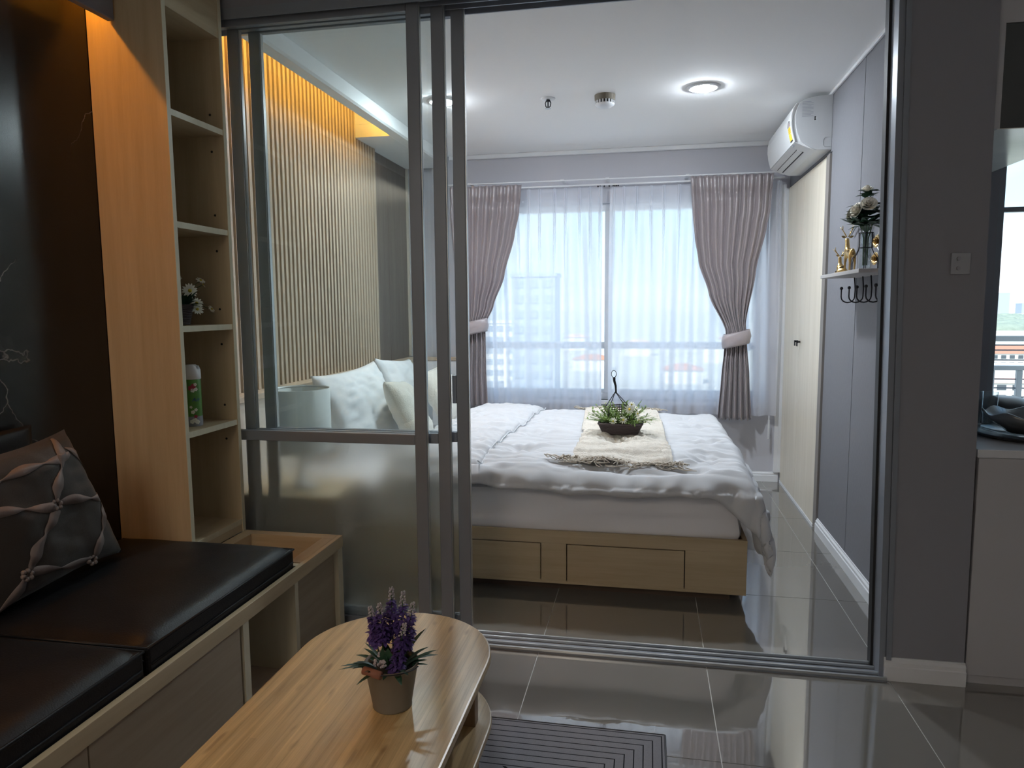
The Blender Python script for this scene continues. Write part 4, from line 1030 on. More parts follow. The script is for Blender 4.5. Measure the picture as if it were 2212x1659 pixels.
for k in range(120):
    a = U(0, 2*pi); el = U(.1, 1.4); L = U(.07, .145); d = Vector((cos(a)*cos(el)*1.15, .75*sin(a)*cos(el), sin(el)*.85))
    b0 = Vector((BKX+.04*cos(a), BKY+.025*sin(a), BKZ+.045))
    tip = b0+d*L; mb.tube([b0, (b0+tip)/2+Vector((0, 0, .006)), tip], .0009, 3, caps=False)
    for j in range(9):
        t = .3+.7*j/8; q_ = b0+d*L*t
        dd = (d + Vector((U(-1, 1), U(-1, 1), U(-.6, .8)))*.9).normalized()
        mb.leaf(q_, dd, (0, 0, 1), U(.014, .024), U(.006, .010), .2, .1, 3)
stuff(mb.build('foliage', 'leafy', bk, smooth=True))
def daisy(c, nrm, r, par, np_=14, pet='petal', nm='flower'):
    nrm = Vector(nrm).normalized(); q_ = Vector((0, 0, 1)).rotation_difference(nrm).to_matrix(); c = Vector(c); mb = MB()
    for k in range(np_):
        a = 2*pi*k/np_+U(-.08, .08); mb.leaf(c+q_ @ Vector((cos(a)*r*.2, sin(a)*r*.2, 0)), q_ @ Vector((cos(a), sin(a), U(.0, .25))), q_ @ Vector((0, 0, 1)), r*.82, r*.32, .15, .1, 4)
    o = mb.build(nm, pet, par, smooth=True)
    m2 = MB().ball(c+nrm*r*.06, r*.24, 8, 6, (1, 1, 1)).build('flower_centre', 'yellow', o, smooth=True)
    return o
for c, nrm, r in (((.045, -.045, .128), (.2, -1, .35), .027), ((.055, -.03, .15), (.3, -.8, .7), .020), ((-.035, -.070, .070), (-.2, -1, .5), .021), ((.015, -.072, .078), (.1, -1, .6), .022), ((.085, -.03, .105), (.7, -.7, .3), .017), ((.092, -.05, .075), (.7, -.7, .4), .016), ((.08, .0, .13), (.6, -.5, .7), .014)):
    daisy((BKX+c[0], BKY+c[1], BKZ+c[2]), nrm, r, bk, 11)
random.seed(11)

# ------------------------------------------------------------------ stub wall socket
so_ = thing('wall_socket', 'square white wall plate with two sockets on the dark stub wall', 'socket', (.965, 2.50, 1.39))
box('plate', 'plate', .936, .992, 2.491, 2.4995, 1.363, 1.430, so_, bevel=.002)
for zz in (1.412, 1.382): MB().lathe([(.006, -.0006), (.006, 0.004)], (.957, 2.4908, zz), 14, True, Matrix.Rotation(radians(90), 3, 'X')).build('socket_hole', 'greyprint', so_)

# ------------------------------------------------------------------ kitchen run along the far side of the bedroom wall
kc = thing('base_cabinet', 'grey kitchen base cabinet ending beside the dark stub wall', 'cabinet', (1.36, 2.92, 0))
box('end_panel', 'grey_cab', 1.060, 1.64, 2.512, 2.532, .03, .772, kc, bevel=.002); box('carcass', 'grey_cab', 1.062, 1.61, 2.533, 3.34, .08, .771, kc)
box('plinth', 'grey_cab', 1.064, 1.57, 2.520, 3.34, 0, .03, kc)
for y0, y1 in ((2.535, 2.934), (2.938, 3.338)):
    d = box('door', 'grey_cab', 1.611, 1.628, y0, y1, .085, .765, kc, bevel=.002); box('handle', 'alu_lt', 1.629, 1.640, y1-.06, y1-.05, .55, .70, d)
tag(box('worktop', 'stone', 1.054, 1.66, 2.508, 3.355, .773, .800, bevel=.003), 'pale worktop on the grey kitchen cabinet', 'worktop')
ku = thing('wall_cabinet', 'dark glossy kitchen wall cabinet with a pale stone effect underside', 'cabinet', (1.21, 2.92, 1.81))
box('filler_strip', 'grey_cab', 1.036, 1.062, 2.520, 2.545, 1.81, ZC-.002, ku)
box('end_panel', 'dark_cab', 1.062, 1.378, 2.520, 2.538, 1.81, 2.12, ku, bevel=.001); box('top_filler', 'grey_cab', 1.062, 1.378, 2.520, 2.538, 2.123, ZC-.002, ku)
box('carcass', 'grey_cab', 1.055, 1.36, 2.540, 3.33, 1.822, ZC-.002, ku)
ustone = plain('pale_veined_underside', (.84, .84, .78), .2, var=.14, vscale=7)
box('underside', ustone, 1.055, 1.378, 2.5205, 3.33, 1.808, 1.820, ku)
for y0, y1 in ((2.54, 2.933), (2.937, 3.33)): box('door', 'dark_cab', 1.361, 1.378, y0, y1, 1.822, ZC-.004, ku, bevel=.001)
# things on the worktop
WZ = .800
tr_ = MB().lathe([(.001, WZ+.001), (.155, WZ+.001), (.190, WZ+.014), (.193, WZ+.017), (.187, WZ+.019), (.153, WZ+.008), (.001, WZ+.007)], (1.338, 2.765, 0), 48, False).build('tray', 'dishdk', None, loc=(1.338, 2.765, WZ), smooth=True)
tag(tr_, 'low black round tray under the bowl and glasses on the worktop', 'tray')
pl_ = MB().lathe([(.140, 0), (.137, .030), (.122, .062), (.09, .084), (.05, .098), (.018, .101), (.001, .101)], (1.410, 3.145, WZ+.0005), 40, False)
tag(pl_.build('bowl', 'dishdk', None, loc=(1.410, 3.145, WZ), smooth=True), 'black bowl turned upside down behind the grey bowl and tumblers', 'bowl')
gp = MB().lathe([(.001, WZ+.0095), (.075, WZ+.0095), (.135, WZ+.024), (.137, WZ+.027), (.132, WZ+.028), (.074, WZ+.0145), (.001, WZ+.0145)], (1.312, 2.775, 0), 48, False).build('glass_plate', 'tumbler', None, loc=(1.312, 2.775, WZ+.01), smooth=True)
tag(gp, 'clear glass plate under the slate grey bowl on the black tray', 'plate')
def bowl(c, r, h, zb):
    nn = 56; pf = [(.30, .0), (.45, .02), (.80, .52), (1.0, 1.0), (.97, 1.0), (.76, .55), (.42, .10), (.001, .08)]
    mb = MB(); mb.lathe([(r*a, zb+h*b) for a, b in pf], c, nn, False)
    for i, v in enumerate(mb.v):
        a = math.atan2(v.y-c[1], v.x-c[0]); t = max(0, (v.z-zb)/h-.6)/.4; v.z += .008*t*sin(7*a)
    mb.add([Vector((c[0]+r*.3*cos(2*pi*k/nn), c[1]+r*.3*sin(2*pi*k/nn), zb)) for k in range(nn)], [tuple(range(nn))])
    return mb
tag(bowl((1.322, 2.775, 0), .142, .072, WZ+.0150).build('bowl', 'dish', None, loc=(1.322, 2.775, WZ+.015), smooth=True), 'wide slate grey bowl with a wavy rim on the kitchen tray', 'bowl')
def tumbler(x, y, r, h, zb, label):
    prof = [(.001, 0), (r*.80, 0), (r*.84, .004), (r, h), (r*.94, h), (r*.78, .014), (.001, .012)]
    mb = MB().lathe([(a, zb+b) for a, b in prof], (x, y, 0), 28, False)
    o = mb.build('tumbler', 'tumbler', None, loc=(x, y, zb), smooth=True); tag(o, label, 'glass', 'clear glass tumblers')
    MB().tube([(x+(r*.985)*cos(2*pi*k/28), y+(r*.985)*sin(2*pi*k/28), zb+h) for k in range(28)], .0011, 5, True).build('rim', 'tumbler', o, smooth=True)
tumbler(1.222, 2.968, .030, .140, WZ+.0004, 'clear glass tumbler nearest the dark stub wall, behind the black tray')
tumbler(1.286, 2.990, .028, .135, WZ+.0004, 'clear glass tumbler between the other tumbler and the black bowl')

# ------------------------------------------------------------------ living room: bench
bn = thing('storage_bench', 'pale ash storage bench with open niche under black seat cushions', 'bench', (-1.46, 1.2, 0))
FX = -1.125; ZB = .42
box('front_rail', 'ash_y', FX-.018, FX, -.6, 2.435, .376, ZB, bn, bevel=.0012)
for y0, y1 in ((-.60, .10), (.104, 1.193), (1.197, 1.755)): box('door', 'ash_door_shade', FX-.030, FX-.010, y0, y1, .07, .372, bn, bevel=.0012)
box('stile', 'edge', FX-.30, FX-.006, 1.766, 1.795, .05, .376, bn); box('stile', 'edge', FX-.30, FX-.006, 2.070, 2.092, .05, .376, bn)
box('niche_back', 'dark_in', FX-.62, FX-.60, 1.795, 2.07, .05, .376, bn); box('niche_floor', 'dark_in', FX-.60, FX-.02, 1.795, 2.07, .05, .075, bn)
box('niche_side', 'dark_in', FX-.60, FX-.301, 1.780, 1.7945, .076, .376, bn); box('niche_side', 'dark_in', FX-.60, FX-.301, 2.0705, 2.085, .076, .376, bn)
box('niche_top', 'dark_in', FX-.60, FX-.02, 1.795, 2.07, .362, .375, bn)
box('front_panel', 'ash_door_shade', FX-.040, FX-.022, 2.092, 2.395, .07, .376, bn)
box('end_post', 'edge', FX-.04, FX-.004, 2.398, 2.435, .0, .376, bn); box('end_panel', 'ash_z', -1.78, FX-.041, 2.415, 2.435, .0, .376, bn)
box('plinth', 'plinth', FX-.07, FX-.05, -.6, 2.397, .0, .07, bn)
box('seat_board', 'ash_y', -1.795, FX-.019, -.6, 2.108, .385, .405, bn)
box('divider', 'edge', -1.795, FX-.0185, 2.110, 2.136, .376, .418, bn, bevel=.001)
# planter trough with rim
box('trough_rim', 'ash_x', -1.525, FX-.0185, 2.392, 2.435, .376, ZB, bn, bevel=.001); box('trough_rim', 'ash_y', FX-.062, FX-.0185, 2.137, 2.391, .376, ZB, bn, bevel=.001)
box('trough_rim', 'ash_y', -1.525, -1.478, 2.137, 2.391, .376, ZB, bn, bevel=.001)
box('trough_bottom', 'ash_x', -1.478, FX-.062, 2.137, 2.392, .25, .265, bn); box('trough_wall', 'ash_x', -1.478, FX-.062, 2.392, 2.41, .265, .376, bn); box('trough_wall', 'ash_x', -1.478, FX-.062, 2.12, 2.137, .265, .376, bn)
box('trough_wall', 'ash_y', -1.495, -1.4785, 2.137, 2.391, .265, .376, bn); box('trough_wall', 'ash_y', FX-.062, FX-.045, 2.137, 2.391, .265, .3755, bn)
def seatcushion(y0, y1, label):
    c = thing('seat_cushion', label, 'cushion', (-1.47, (y0+y1)/2, .405), 'black leather seat cushions')
    x0, x1, z0, z1 = -1.793, -1.148, .406, .497; mb = MB()
    def top(u, v):
        x = x0+(x1-x0)*u; y = y0+(y1-y0)*v; e_ = min(u, 1-u)*(x1-x0); f_ = min(v, 1-v)*(y1-y0)
        z = z1-.022*(exp(-e_/.018)+exp(-f_/.018)) + .010*sm(0, .2, min(e_, f_)) + .0025*noise.noise(Vector((x*9, y*9, y0)))
        return Vector((x, y, z))
    mb.grid(top, 40, 40)
    b_ = MB().box(x0, x1, y0, y1, z0, z1-.018)
    b_.build('boxing', 'leather', c, bevel=.008)
    mb.build('top_panel', 'leather', c, smooth=True)
    zz = z1-.020
    MB().tube([(x1, y0, zz), (x1, y1, zz)], .0035, 6).build('piping', 'leather', c, smooth=True); MB().tube([(x0, y0, zz), (x1, y0, zz)], .0035, 6).build('piping', 'leather', c, smooth=True); MB().tube([(x0, y1, zz), (x1, y1, zz)], .0035, 6).build('piping', 'leather', c, smooth=True)
    MB().tube([(x1+.001, y0+.01, .436), (x1+.001, y1-.01, .436)], .003, 6).build('seam', 'leather', c, smooth=True)
seatcushion(1.402, 2.104, 'black leather seat cushion nearer the glass door, beside the trough')
seatcushion(.55, 1.388, 'black leather seat cushion nearest the camera, beside the coffee table')
# back cushion and throw pillow
pillow('back_cushion', 'leather', .62, .43, .06, basis((0, 1, 0), (-.03, 0, 1), (-1.765, 1.44, .725)), 'black back cushion against the dark marble behind the patterned pillow', 'cushion', None, 13, .02, .006)
tpM = Matrix((Vector((.03, 1, .05)), Vector((-.13, -.30, .95)), Vector((.03, 1, .05)).cross(Vector((-.13, -.30, .95))).normalized())).transposed().to_4x4(); tpM.translation = Vector((-1.640, 1.585, .713))
tp = thing('throw_pillow', 'taupe throw pillow with looping mauve ribbon pattern on the black bench', 'cushion', tpM.translation)
fpl = pillow_fn(.46, .43, .15, .10, 4, .006); mb = MB()
for s in (1, -1): mb.grid(lambda a, b: tpM @ fpl(2*a-1, 2*b-1, s), 34, 34)
mb.build('cover', 'pillowbrown', tp, smooth=True)
def ribbon(u0, v0, u1, v1, ph=0.):
    n_ = 44; vs = []; fs = []
    d = Vector((u1-u0, v1-v0)); nn = Vector((-d.y, d.x)).normalized(); L = d.length
    for i in range(n_+1):
        t = i/n_; off = .025*sin(2*pi*t*L*1.1+ph); w = .010+.058*abs(sin(pi*t*L*1.9+ph))**1.2; c = Vector((u0, v0))+d*t+nn*off
        for s in (-1, 1):
            a = c+nn*s*w; a.x = max(-.985, min(.985, a.x)); a.y = max(-.985, min(.985, a.y)); p = fpl(a.x, a.y, 1); p.z += .0022; vs.append(tpM @ p)
        if i: k = 2*i; fs.append((k-2, k-1, k+1, k))
    return vs, fs
mb = MB()
for a in ((.15, .12, .72, .98, 0), (.15, .12, 1.0, -.02, 0), (.15, .12, -.55, -.60, .5), (.15, .12, -.75, .30, .8), (.95, -.05, .35, -.92, 0), (.72, .72, -.9, .62, .4), (-.55, -.6, -.9, -.98, 0), (-.55, -.6, .35, -.85, .6), (-.75, .3, -.98, .7, 0), (.72, .8, .98, .5, 0)):
    mb.add(*ribbon(*a))
stuff(mb.build('ribbon_pattern', 'ribbon', tp, smooth=True, thick=.0012))
for cu, cv in ((.15, .12), (.35, -.88), (-.55, -.6), (-.75, .3)):
    mb = MB(); c = tpM @ (fpl(cu, cv, 1)+Vector((0, 0, .004)))
    for k in range(6): a = 2*pi*k/6; mb.ball(tpM @ (fpl(cu, cv, 1)+Vector((.012*cos(a), .012*sin(a), .004))), .0068, 7, 5)
    mb.build('ribbon_knot', 'ribbon', tp, smooth=True)

# ------------------------------------------------------------------ shelf tower
tw = thing('shelf_tower', 'tall narrow ash shelf unit with open compartments on the bench end', 'shelf', (-1.66, 2.27, .42))
TX0, TX1, TY0, TY1 = -1.798, -1.525, 2.105, 2.432
MB().box(TX0, TX1-.001, TY0, TY0+.018, .4205, ZC-.002).build('side_panel', 'ash_z', tw); MB().box(TX0, TX1-.001, TY1-.018, TY1, .4205, ZC-.002).build('side_panel', 'ash_z', tw)
for y in (TY0, TY1-.018): box('edge_band', 'edge', TX1-.001, TX1+.001, y, y+.018, .4205, ZC-.002, tw)
box('back_panel', 'dark_in', TX0, TX0+.010, TY0+.018, TY1-.018, .4205, ZC-.002, tw)
SHZ = [.470, .856, 1.216, 1.560, 1.918]
for z_ in SHZ:
    s_ = box('shelf_board', 'ash_y', TX0+.010, TX1-.004, TY0+.018, TY1-.018, z_-.020, z_, tw); box('edge_band', 'edge', TX1-.004, TX1-.002, TY0+.018, TY1-.018, z_-.020, z_, s_)
box('kick_board', 'ash_y', TX1-.022, TX1-.004, TY0+.018, TY1-.018, .4205, .450, tw); box('top_fascia', 'ash_y', TX1-.022, TX1-.002, TY0+.018, TY1-.018, 2.235, ZC-.002, tw); box('top_board', 'ash_y', TX0+.01, TX1-.022, TY0+.018, TY1-.018, 2.235, 2.255, tw)
mb = MB()
for z_ in SHZ[1:]:
    for dz in (.055, -.075):
        for yy in (TY0+.045, TY1-.045): mb.lathe([(.0045, 0), (.0045, .0008)], (TX0+.0100, yy, z_+dz), 8, True, Matrix.Rotation(radians(90), 3, 'Y'))
        for xx in (TX1-.05,): mb.lathe([(.0045, 0), (.0045, .0008)], (xx, TY1-.0188, z_+dz), 8, True, Matrix.Rotation(radians(-90), 3, 'X'))
stuff(mb.build('peg_hole', 'black', tw))
# pilaster strip between tower and door
struct(box('trim_9', 'slat', -1.75, -1.56, 2.437, 2.447, .42, 2.35))

# spray can
CX, CY, CZ = -1.600, 2.262, .8562
cn = thing('spray_can', 'green floral air freshener spray can with white cap on the shelf', 'spray can', (CX, CY, CZ))
r = .0285
MB().lathe([(.001, CZ), (r-.002, CZ), (r, CZ+.004), (r, CZ+.166), (r-.003, CZ+.170)], (CX, CY, 0), 32, False).build('can', 'green_can', cn, smooth=True)
MB().lathe([(r+.0002, CZ+.0005), (r+.0004, CZ+.035), (r+.0002, CZ+.036)], (CX, CY, 0), 32, False).build('lower_print', 'greyprint', cn, smooth=True)
cap = MB().lathe([(r-.001, CZ+.168), (r+.0012, CZ+.169), (r+.001, CZ+.200), (r-.003, CZ+.215), (r-.010, CZ+.219), (.001, CZ+.219)], (CX, CY, 0), 32, False)
for v in cap.v:
    if v.z > CZ+.2 and (v.x-CX) > .006 and abs(v.y-CY-.006) < .014: v.z -= .014
cap.build('cap', 'white', cn, smooth=True)
def onCan(a, z, k=.0006): return Vector((CX+(r+k)*cos(a), CY+(r+k)*sin(a), CZ+z))
A0 = math.atan2(-CY, -CX)
for (da, z_, rr, mt) in ((-.2, .138, .010, 'red'), (.15, .146, .009, 'red'), (.0, .130, .008, 'petal'), (.35, .133, .007, 'petal'), (.3, .150, .006, 'petal'), (-.1, .052, .007, 'petal'), (.25, .060, .006, 'petal'), (.1, .022, .009, 'petal'), (.4, .016, .008, 'petal'), (-.25, .018, .008, 'petal'), (.2, .036, .006, 'red'), (-.3, .07, .005, 'petal')):
    mb = MB()
    for k in range(5):
        a = 2*pi*k/5; mb.add([onCan(A0+da+(.55*rr*cos(a)+.5*rr*cos(b))/r, z_+.55*rr*sin(a)+.5*rr*sin(b), .0008) for b in [2*pi*j/7 for j in range(7)]], [tuple(range(7))])
    mb.build('flower_print', mt, cn)
tm = textmb('Air', .020, (0, 0, 0), (1, 0, 0), (0, 1, 0)); xs = [v.x for v in tm.v]; w_ = max(xs)-min(xs)
for i, v in enumerate(tm.v): tm.v[i] = onCan(A0-.15+(v.x+.2*v.y)/r, .090+v.y, .0012)
tm.build('lettering', 'blue', cn)

# daisies in a small wicker basket on the shelf
DX, DY, DZ = -1.635, 2.262, 1.2162
db = thing('daisy_basket', 'small dark wicker basket of white daisies on the upper shelf', 'basket', (DX, DY, DZ))
mb = MB()
for i in range(12):
    t = i/11; rr = .030+.016*t; mb.tube([(DX+(rr+.0012*(1 if (k+i) % 2 else -1))*cos(2*pi*k/28), DY+(rr+.0012*(1 if (k+i) % 2 else -1))*sin(2*pi*k/28), DZ+.004+.066*t) for k in range(28)], .0034, 5, True)
mb.lathe([(.001, DZ+.002), (.030, DZ+.002)], (DX, DY, 0), 20, False); mb.build('basket', 'wicker', db, smooth=True)
mb = MB(); random.seed(5)
for k in range(60):
    a = U(0, 2*pi); el = U(-.1, 1.3); d = Vector((cos(a)*cos(el), sin(a)*cos(el), sin(el))); b0 = Vector((DX+.03*cos(a), DY+.03*sin(a), DZ+.07)); mb.leaf(b0, d, (0, 0, 1), U(.03, .07), U(.010, .02), .3)
stuff(mb.build('foliage', 'leafdk', db, smooth=True))
for c, nrm, rr in (((.040, .008, .121), (1, -.85, .2), .027), ((.042, .040, .077), (.9, -.7, .5), .023), ((.046, .036, .055), (.8, -.6, .8), .023), ((.03, .088, .160), (.6, -.2, .9), .018), ((.03, .100, .145), (.5, .3, .6), .014), ((.035, .138, .056), (.8, .0, .5), .016), ((.02, -.03, .165), (.4, -.5, .9), .016)):
    p = Vector((DX+c[0], DY+c[1], DZ+c[2])); daisy(p, nrm, rr, db, 15); MB().tube([(DX, DY+.01, DZ+.06), (p+Vector((DX, DY, DZ+.1)))/2, p-Vector(nrm).normalized()*.003], .0013, 4).build('stalk', 'stem', db)
random.seed(3)

# ------------------------------------------------------------------ coffee table
TZ = .40; tx0, tx1 = -.872, -.378; tr = (tx1-tx0)/2; tcx = (tx0+tx1)/2; tya, tyb = .98, 1.627
ct = thing('coffee_table', 'oval bamboo coffee table with lower shelf in front of the bench', 'table', (tcx, 1.3, 0))
def stadium(r_, ya, yb, n=28):
    return [(tcx+r_*cos(a), yb+r_*sin(a)) for a in [pi*k/n for k in range(n+1)]] + [(tcx+r_*cos(a), ya+r_*sin(a)) for a in [pi+pi*k/n for k in range(n+1)]]
MB().prism(stadium(tr, tya, tyb), 'z', TZ-.021, TZ).build('tabletop', 'bamboo', ct, bevel=.005)
MB().prism(stadium(tr, tya, tyb), 'z', .205, .223).build('lower_shelf', 'bamboo', ct, bevel=.004)
for xx in (tx0+.055, tx1-.055):
    for yy in (tya-.06, tyb+.02):
        box('leg', 'bamboo_dark', xx-.018, xx+.018, yy-.018, yy+.018, .0065, TZ-.0212, ct, bevel=.003)
for yy in (tya-.06, tyb+.02): box('apron', 'bamboo_dark', tx0+.074, tx1-.074, yy-.009, yy+.009, TZ-.06, TZ-.0215, ct, bevel=.002)

# lavender pot
LX, LYc, LZ = -.545, 1.405, TZ+.0002
lv = thing('lavender_pot', 'artificial lavender in a weathered tin bucket on the coffee table', 'potted plant', (LX, LYc, LZ))
MB().lathe([(.001, LZ), (.041, LZ), (.043, LZ+.002), (.0425, LZ+.006), (.058, LZ+.096), (.060, LZ+.098), (.060, LZ+.101), (.057, LZ+.101), (.0545, LZ+.085), (.001, LZ+.084)], (LX, LYc, 0), 48, False).build('bucket', 'bucket', lv, smooth=True)
MB().lathe([(.001, LZ+.088), (.054, LZ+.086)], (LX, LYc, 0), 24, False).build('soil', 'soil', lv)
hp = [(LX+.061*cos(a), LYc+.061*sin(a)-.012*max(0, -sin(a)), LZ+.094+.012*max(0, -sin(a))) for a in [pi+pi*k/16 for k in range(17)]]
MB().tube(hp, .0013, 6).build('handle_wire', 'iron', lv, smooth=True)
MB().tube([(LX-.038, LYc-.062, LZ+.108), (LX+.004, LYc-.0735, LZ+.106)], .0088, 12).build('handle_grip', 'terracotta', lv, smooth=True)
mb = MB(); random.seed(9)
for k in range(34):
    a = U(0, 2*pi); L = U(.045, .085); b0 = Vector((LX+.032*cos(a), LYc+.032*sin(a), LZ+.088)); mb.leaf(b0, (cos(a), sin(a), U(.35, 1.3)), (0, 0, 1), L, U(.008, .014), .35, .2, 6)
for k in range(12):
    a = U(0, 2*pi); b0 = Vector((LX+.015*cos(a), LYc+.015*sin(a), LZ+.09)); mb.leaf(b0, (cos(a)*.6, sin(a)*.6, 1), (cos(a), sin(a), 0), U(.04, .055), U(.022, .03), .3, .1, 5)
stuff(mb.build('foliage', 'leafdk', lv, smooth=True))
mb = MB()
for k in range(26): mb.ball((LX-.012+U(-.016, .016), LYc-.03+U(-.014, .014), LZ+.112+U(-.008, .016)), U(.002, .0045), 5, 4)
stuff(mb.build('dried_moss', 'palebud', lv))
for i, (dx, dy, h, lean, z0) in enumerate(((-.040, .0, .222, -.006, .140), (-.004, .02, .262, .0, .150), (-.020, -.010, .236, .0, .150), (.022, .014, .256, .004, .130), (.042, .002, .238, .010, .130), (.026, -.02, .200, .014, .092))):
    p0 = Vector((LX+dx*.6, LYc+dy, LZ+.088)); p1 = Vector((LX+dx+lean, LYc+dy, LZ+h))
    sp = MB().tube([p0, (p0+p1)/2, p1], [.0021, .0017, .001], 5).build('stalk', 'stem', lv)
    mb = MB(); mt = MB(); nf = 90
    for k in range(nf):
        t = k/nf; z_ = z0+(h-z0)*t; c = p0.lerp(p1, (LZ+z_-p0.z)/(p1.z-p0.z)); a = k*2.4; rr = .0150*(1-t)**.5*(.7+.6*R())+.003
        if t > .74: mt.ball((c.x+rr*.55*cos(a), c.y+rr*.55*sin(a), c.z), U(.0018, .0030), 5, 4)
        else:
            d = Vector((cos(a), sin(a), U(-.3, .5)))
            for j in range(3): mb.leaf((c.x+rr*.3*cos(a), c.y+rr*.3*sin(a), c.z), d+Vector((U(-.8, .8), U(-.8, .8), U(-.5, .5))), (0, 0, 1), rr*.85, rr*.55, .3, .2, 3)
    stuff(mb.build('florets', 'purple', sp, smooth=True)); stuff(mt.build('buds', 'palebud', sp))
random.seed(4)

# ------------------------------------------------------------------ rug
rx0, rx1, ry0, ry1 = -1.03, .062, .35, 2.028
rg = MB(); n_ = 30
rg.box(rx0, rx1, ry0, ry1, .0002, .0062)
def rugmat():
    m, n, p, o = newmat('grey_rug')
    t = N(n, 'ShaderNodeTexCoord'); s = N(n, 'ShaderNodeSeparateXYZ'); n.links.new(t.outputs['Object'], s.inputs[0])
    def math_(op, a, b=None):
        k = N(n, 'ShaderNodeMath', operation=op)
        for i, v in enumerate((a, b)):
            if v is None: continue
            if isinstance(v, (int, float)): k.inputs[i].default_value = v
            else: n.links.new(v, k.inputs[i])
        return k.outputs[0]
    hx, hy = (rx1-rx0)/2, (ry1-ry0)/2
    ax = math_('SUBTRACT', hx, math_('ABSOLUTE', s.outputs[0])); ay = math_('SUBTRACT', hy, math_('ABSOLUTE', s.outputs[1]))
    d = math_('MINIMUM', ax, ay)
    fr = math_('FRACT', math_('DIVIDE', math_('SUBTRACT', d, .008), .0262))
    line = math_('LESS_THAN', fr, .13); lim = math_('LESS_THAN', d, .225)
    ln = math_('MULTIPLY', line, lim)
    dg = math_('FRACT', math_('MULTIPLY', math_('ADD', math_('ABSOLUTE', s.outputs[0]), math_('ABSOLUTE', s.outputs[1])), 4.2))
    dl = math_('MULTIPLY', math_('LESS_THAN', dg, .045), math_('GREATER_THAN', d, .225))
    ln = math_('MAXIMUM', ln, dl)
    z = N(n, 'ShaderNodeTexNoise'); z.inputs['Scale'].default_value = 420; n.links.new(t.outputs['Object'], z.inputs['Vector'])
    c = N(n, 'ShaderNodeMixRGB'); c.inputs[1].default_value = (.19, .185, .20, 1); c.inputs[2].default_value = (.27, .265, .285, 1); n.links.new(z.outputs['Fac'], c.inputs[0])
    x = N(n, 'ShaderNodeMixRGB'); n.links.new(ln, x.inputs[0]); n.links.new(c.outputs[0], x.inputs[1]); x.inputs[2].default_value = (.022, .022, .026, 1)
    n.links.new(x.outputs[0], p.inputs['Base Color']); p.inputs['Roughness'].default_value = .95; p.inputs['Specular IOR Level'].default_value = .15
    b = N(n, 'ShaderNodeBump'); b.inputs['Strength'].default_value = .4; b.inputs['Distance'].default_value = .002; n.links.new(z.outputs['Fac'], b.inputs['Height']); n.links.new(b.outputs[0], p.inputs['Normal'])
    return m
ro = rg.build('rug', rugmat(), None, loc=((rx0+rx1)/2, (ry0+ry1)/2, 0), bevel=.002)
tag(ro, 'grey rug with nested black line border under the coffee table', 'rug')
bnd = MB()
for (a, b) in (((rx0, ry1), (rx1, ry1)), ((rx1, ry0), (rx1, ry1)), ((rx0, ry0), (rx0, ry1)), ((rx0, ry0), (rx1, ry0))): bnd.tube([(a[0], a[1], .004), (b[0], b[1], .004)], .0036, 6)
bnd.build('binding', 'black', ro)

# ------------------------------------------------------------------ balcony
bf = struct(box('floor_balcony', 'grout', 1.05, 3.2, 3.48, 4.5, -.12, -.02))
rl = thing('balcony_railing', 'white metal balcony railing beyond the kitchen window', 'railing', (2.1, 4.4, 0))
box('top_rail', 'rail', 1.05, 3.2, 4.375, 4.425, 1.062, 1.092, rl, bevel=.004); box('mid_rail', 'rail', 1.05, 3.2, 4.38, 4.42, .900, .926, rl, bevel=.003)
for zz in (1.040, 1.012, .957, .850, .800, .75, .70): MB().tube([(1.05, 4.4, zz), (3.2, 4.4, zz)], .0038, 6).build('wire', 'alu', rl)
for k in range(15): x = 1.19+.140*k; box('baluster', 'rail', x-.014, x+.014, 4.388, 4.412, -.02, .899, rl, bevel=.002)
for x in (1.09, 2.1, 3.15): box('post', 'rail', x-.02, x+.02, 4.385, 4.415, .926, 1.062, rl)

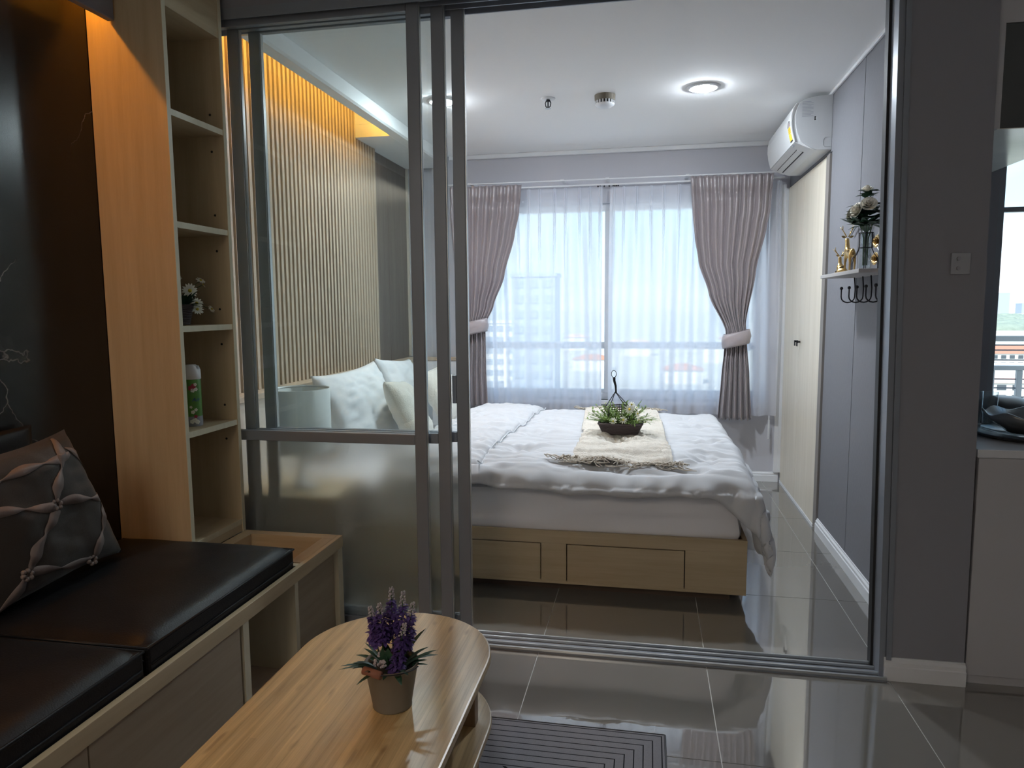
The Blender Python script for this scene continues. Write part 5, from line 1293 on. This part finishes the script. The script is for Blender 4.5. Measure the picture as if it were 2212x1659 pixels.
# ------------------------------------------------------------------ the city far below
GZ = -30.
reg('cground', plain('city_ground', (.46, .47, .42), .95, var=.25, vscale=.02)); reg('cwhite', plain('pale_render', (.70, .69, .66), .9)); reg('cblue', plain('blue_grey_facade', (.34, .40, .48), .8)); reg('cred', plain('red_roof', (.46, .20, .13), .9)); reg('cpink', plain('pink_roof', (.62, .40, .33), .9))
reg('cwin2', plain('blue_window', (.27, .33, .40), .3)); reg('cwin', plain('dark_window', (.07, .085, .10), .3)); reg('tree', plain('tree_green', (.16, .25, .075), .9, var=.4, vscale=.6)); reg('treehaze', plain('tree_hazed', (.24, .29, .24), .95, var=.3, vscale=.2)); reg('bark', plain('bark', (.12, .08, .05), .9))  # far tree green paled: distant haze put into colour
struct(box('ground', 'cground', -3500, 3500, 60, 5200, GZ-1, GZ))
def building(x, y, w, d, h, label, mat='cwhite', roof=None, floors=0, cols=0, group=None, wmat='cwin'):
    b = thing('building', label, 'building', (x, y, GZ), group)
    box('walls', mat, x-w/2, x+w/2, y-d/2, y+d/2, GZ, GZ+h, b)
    if roof:
        rh = min(w, d)*.16
        MB().add([(x-w/2-.6, y-d/2-.6, GZ+h), (x+w/2+.6, y-d/2-.6, GZ+h), (x+w/2+.6, y+d/2+.6, GZ+h), (x-w/2-.6, y+d/2+.6, GZ+h), (x-w/2+d*.4, y, GZ+h+rh), (x+w/2-d*.4, y, GZ+h+rh)], [(0, 1, 5, 4), (2, 3, 4, 5), (1, 2, 5), (3, 0, 4), (0, 3, 2, 1)]).build('roof', roof, b)
    else: box('roof_parapet', mat, x-w/2-.3, x+w/2+.3, y-d/2-.3, y+d/2+.3, GZ+h, GZ+h+.8, b)
    if floors:
        mw = None; fh = h/floors; cw = w/cols
        for i in range(floors):
            for j in range(cols):
                if mw is None: o = MB().box(-cw*.30, cw*.30, -.15, .1, 0, fh*.5).build('window', wmat); o.parent = b; mw = o.data
                else: o = bpy.data.objects.new('window', mw); COL.objects.link(o); o.parent = b
                o.location = (-w/2+cw*(j+.5), -d/2-.01, i*fh+fh*.28)
    return b
building(104, 232, 44, 12, 8.6, 'long white low block with pink roof beyond the balcony balusters', 'cwhite', 'cpink', 3, 11)
building(150, 318, 44, 18, 6, 'flat white shed roof strip beyond the balcony rails', 'cwhite')
building(176, 392, 30, 14, 7, 'pale house with broad red roof beyond the balcony rails', 'cwhite', 'cred', 2, 8)
building(200, 440, 30, 14, 6, 'pale house with second red roof farther beyond the balcony', 'cwhite', 'cred', 2, 7)
building(318, 700, 90, 30, 6, 'long white warehouse in front of the distant tree belt', 'cwhite')
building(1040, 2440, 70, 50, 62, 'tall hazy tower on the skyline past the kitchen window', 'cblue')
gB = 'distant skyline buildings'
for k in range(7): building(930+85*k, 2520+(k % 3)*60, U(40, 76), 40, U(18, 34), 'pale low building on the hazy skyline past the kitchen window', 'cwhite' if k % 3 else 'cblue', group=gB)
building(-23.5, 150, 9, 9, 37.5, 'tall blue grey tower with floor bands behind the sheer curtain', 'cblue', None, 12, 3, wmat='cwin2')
building(-47, 240, 15, 14, 26, 'wide pale block behind the sheer curtain beside the tower', 'cwhite', None, 7, 4, wmat='cwin2')
gC = 'buildings veiled by the sheer curtains'
for k in range(10): building(-95+22*k+U(-2, 2), 300+(k*97 % 5)*55, U(14, 18), 14, U(5, 11), 'low pale building veiled by the sheer curtains', 'cwhite', 'cred' if k % 2 else 'cpink', group=gC)
def treemesh(n, r, h):
    mb = MB()
    for k in range(n): a = U(0, 2*pi); q_ = U(0, .6)*r; mb.ball((q_*cos(a), q_*sin(a), h*.62+U(-.25, .25)*h), r*U(.4, .65), 9, 7)
    for v in mb.v: v += Vector((noise.noise(v*1.3), noise.noise(v*1.3+Vector((9, 0, 0))), noise.noise(v*1.3+Vector((0, 9, 0)))))*r*.16
    return mb
cme = None; tme = None
gT = 'trees below the balcony railing'
for k in range(16):
    t = thing('tree', 'green leafy tree below the balcony railing', 'tree', (66+(k % 8)*8.0+U(-.6, .6)+(k//8)*2.5, 168+(k//8)*9.5+U(-.6, .6), GZ), gT); L_ = Vector(t.location)
    if cme is None:
        o = treemesh(9, 2.9, 6.5).build('crown', 'tree'); cme = o.data; o2 = MB().tube([(0, 0, 0), (0, 0, 3.4)], .22, 6).build('trunk', 'bark'); tme = o2.data
    else:
        o = bpy.data.objects.new('crown', cme); COL.objects.link(o); o2 = bpy.data.objects.new('trunk', tme); COL.objects.link(o2)
    o.parent = t; o2.parent = t; o.location = (0, 0, 0); o2.location = (0, 0, 0); t.rotation_euler = (0, 0, U(0, 6)); s_ = U(.75, 1.15); t.scale = (s_, s_, s_)
mb = MB()
for k in range(700):
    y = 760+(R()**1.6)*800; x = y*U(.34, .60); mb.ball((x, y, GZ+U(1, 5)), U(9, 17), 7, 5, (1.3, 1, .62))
tb = stuff(mb.build('tree_belt', 'treehaze', None, loc=(500, 1000, GZ), smooth=True)); tag(tb, 'broad belt of haze tinted woodland in front of the skyline', 'trees')
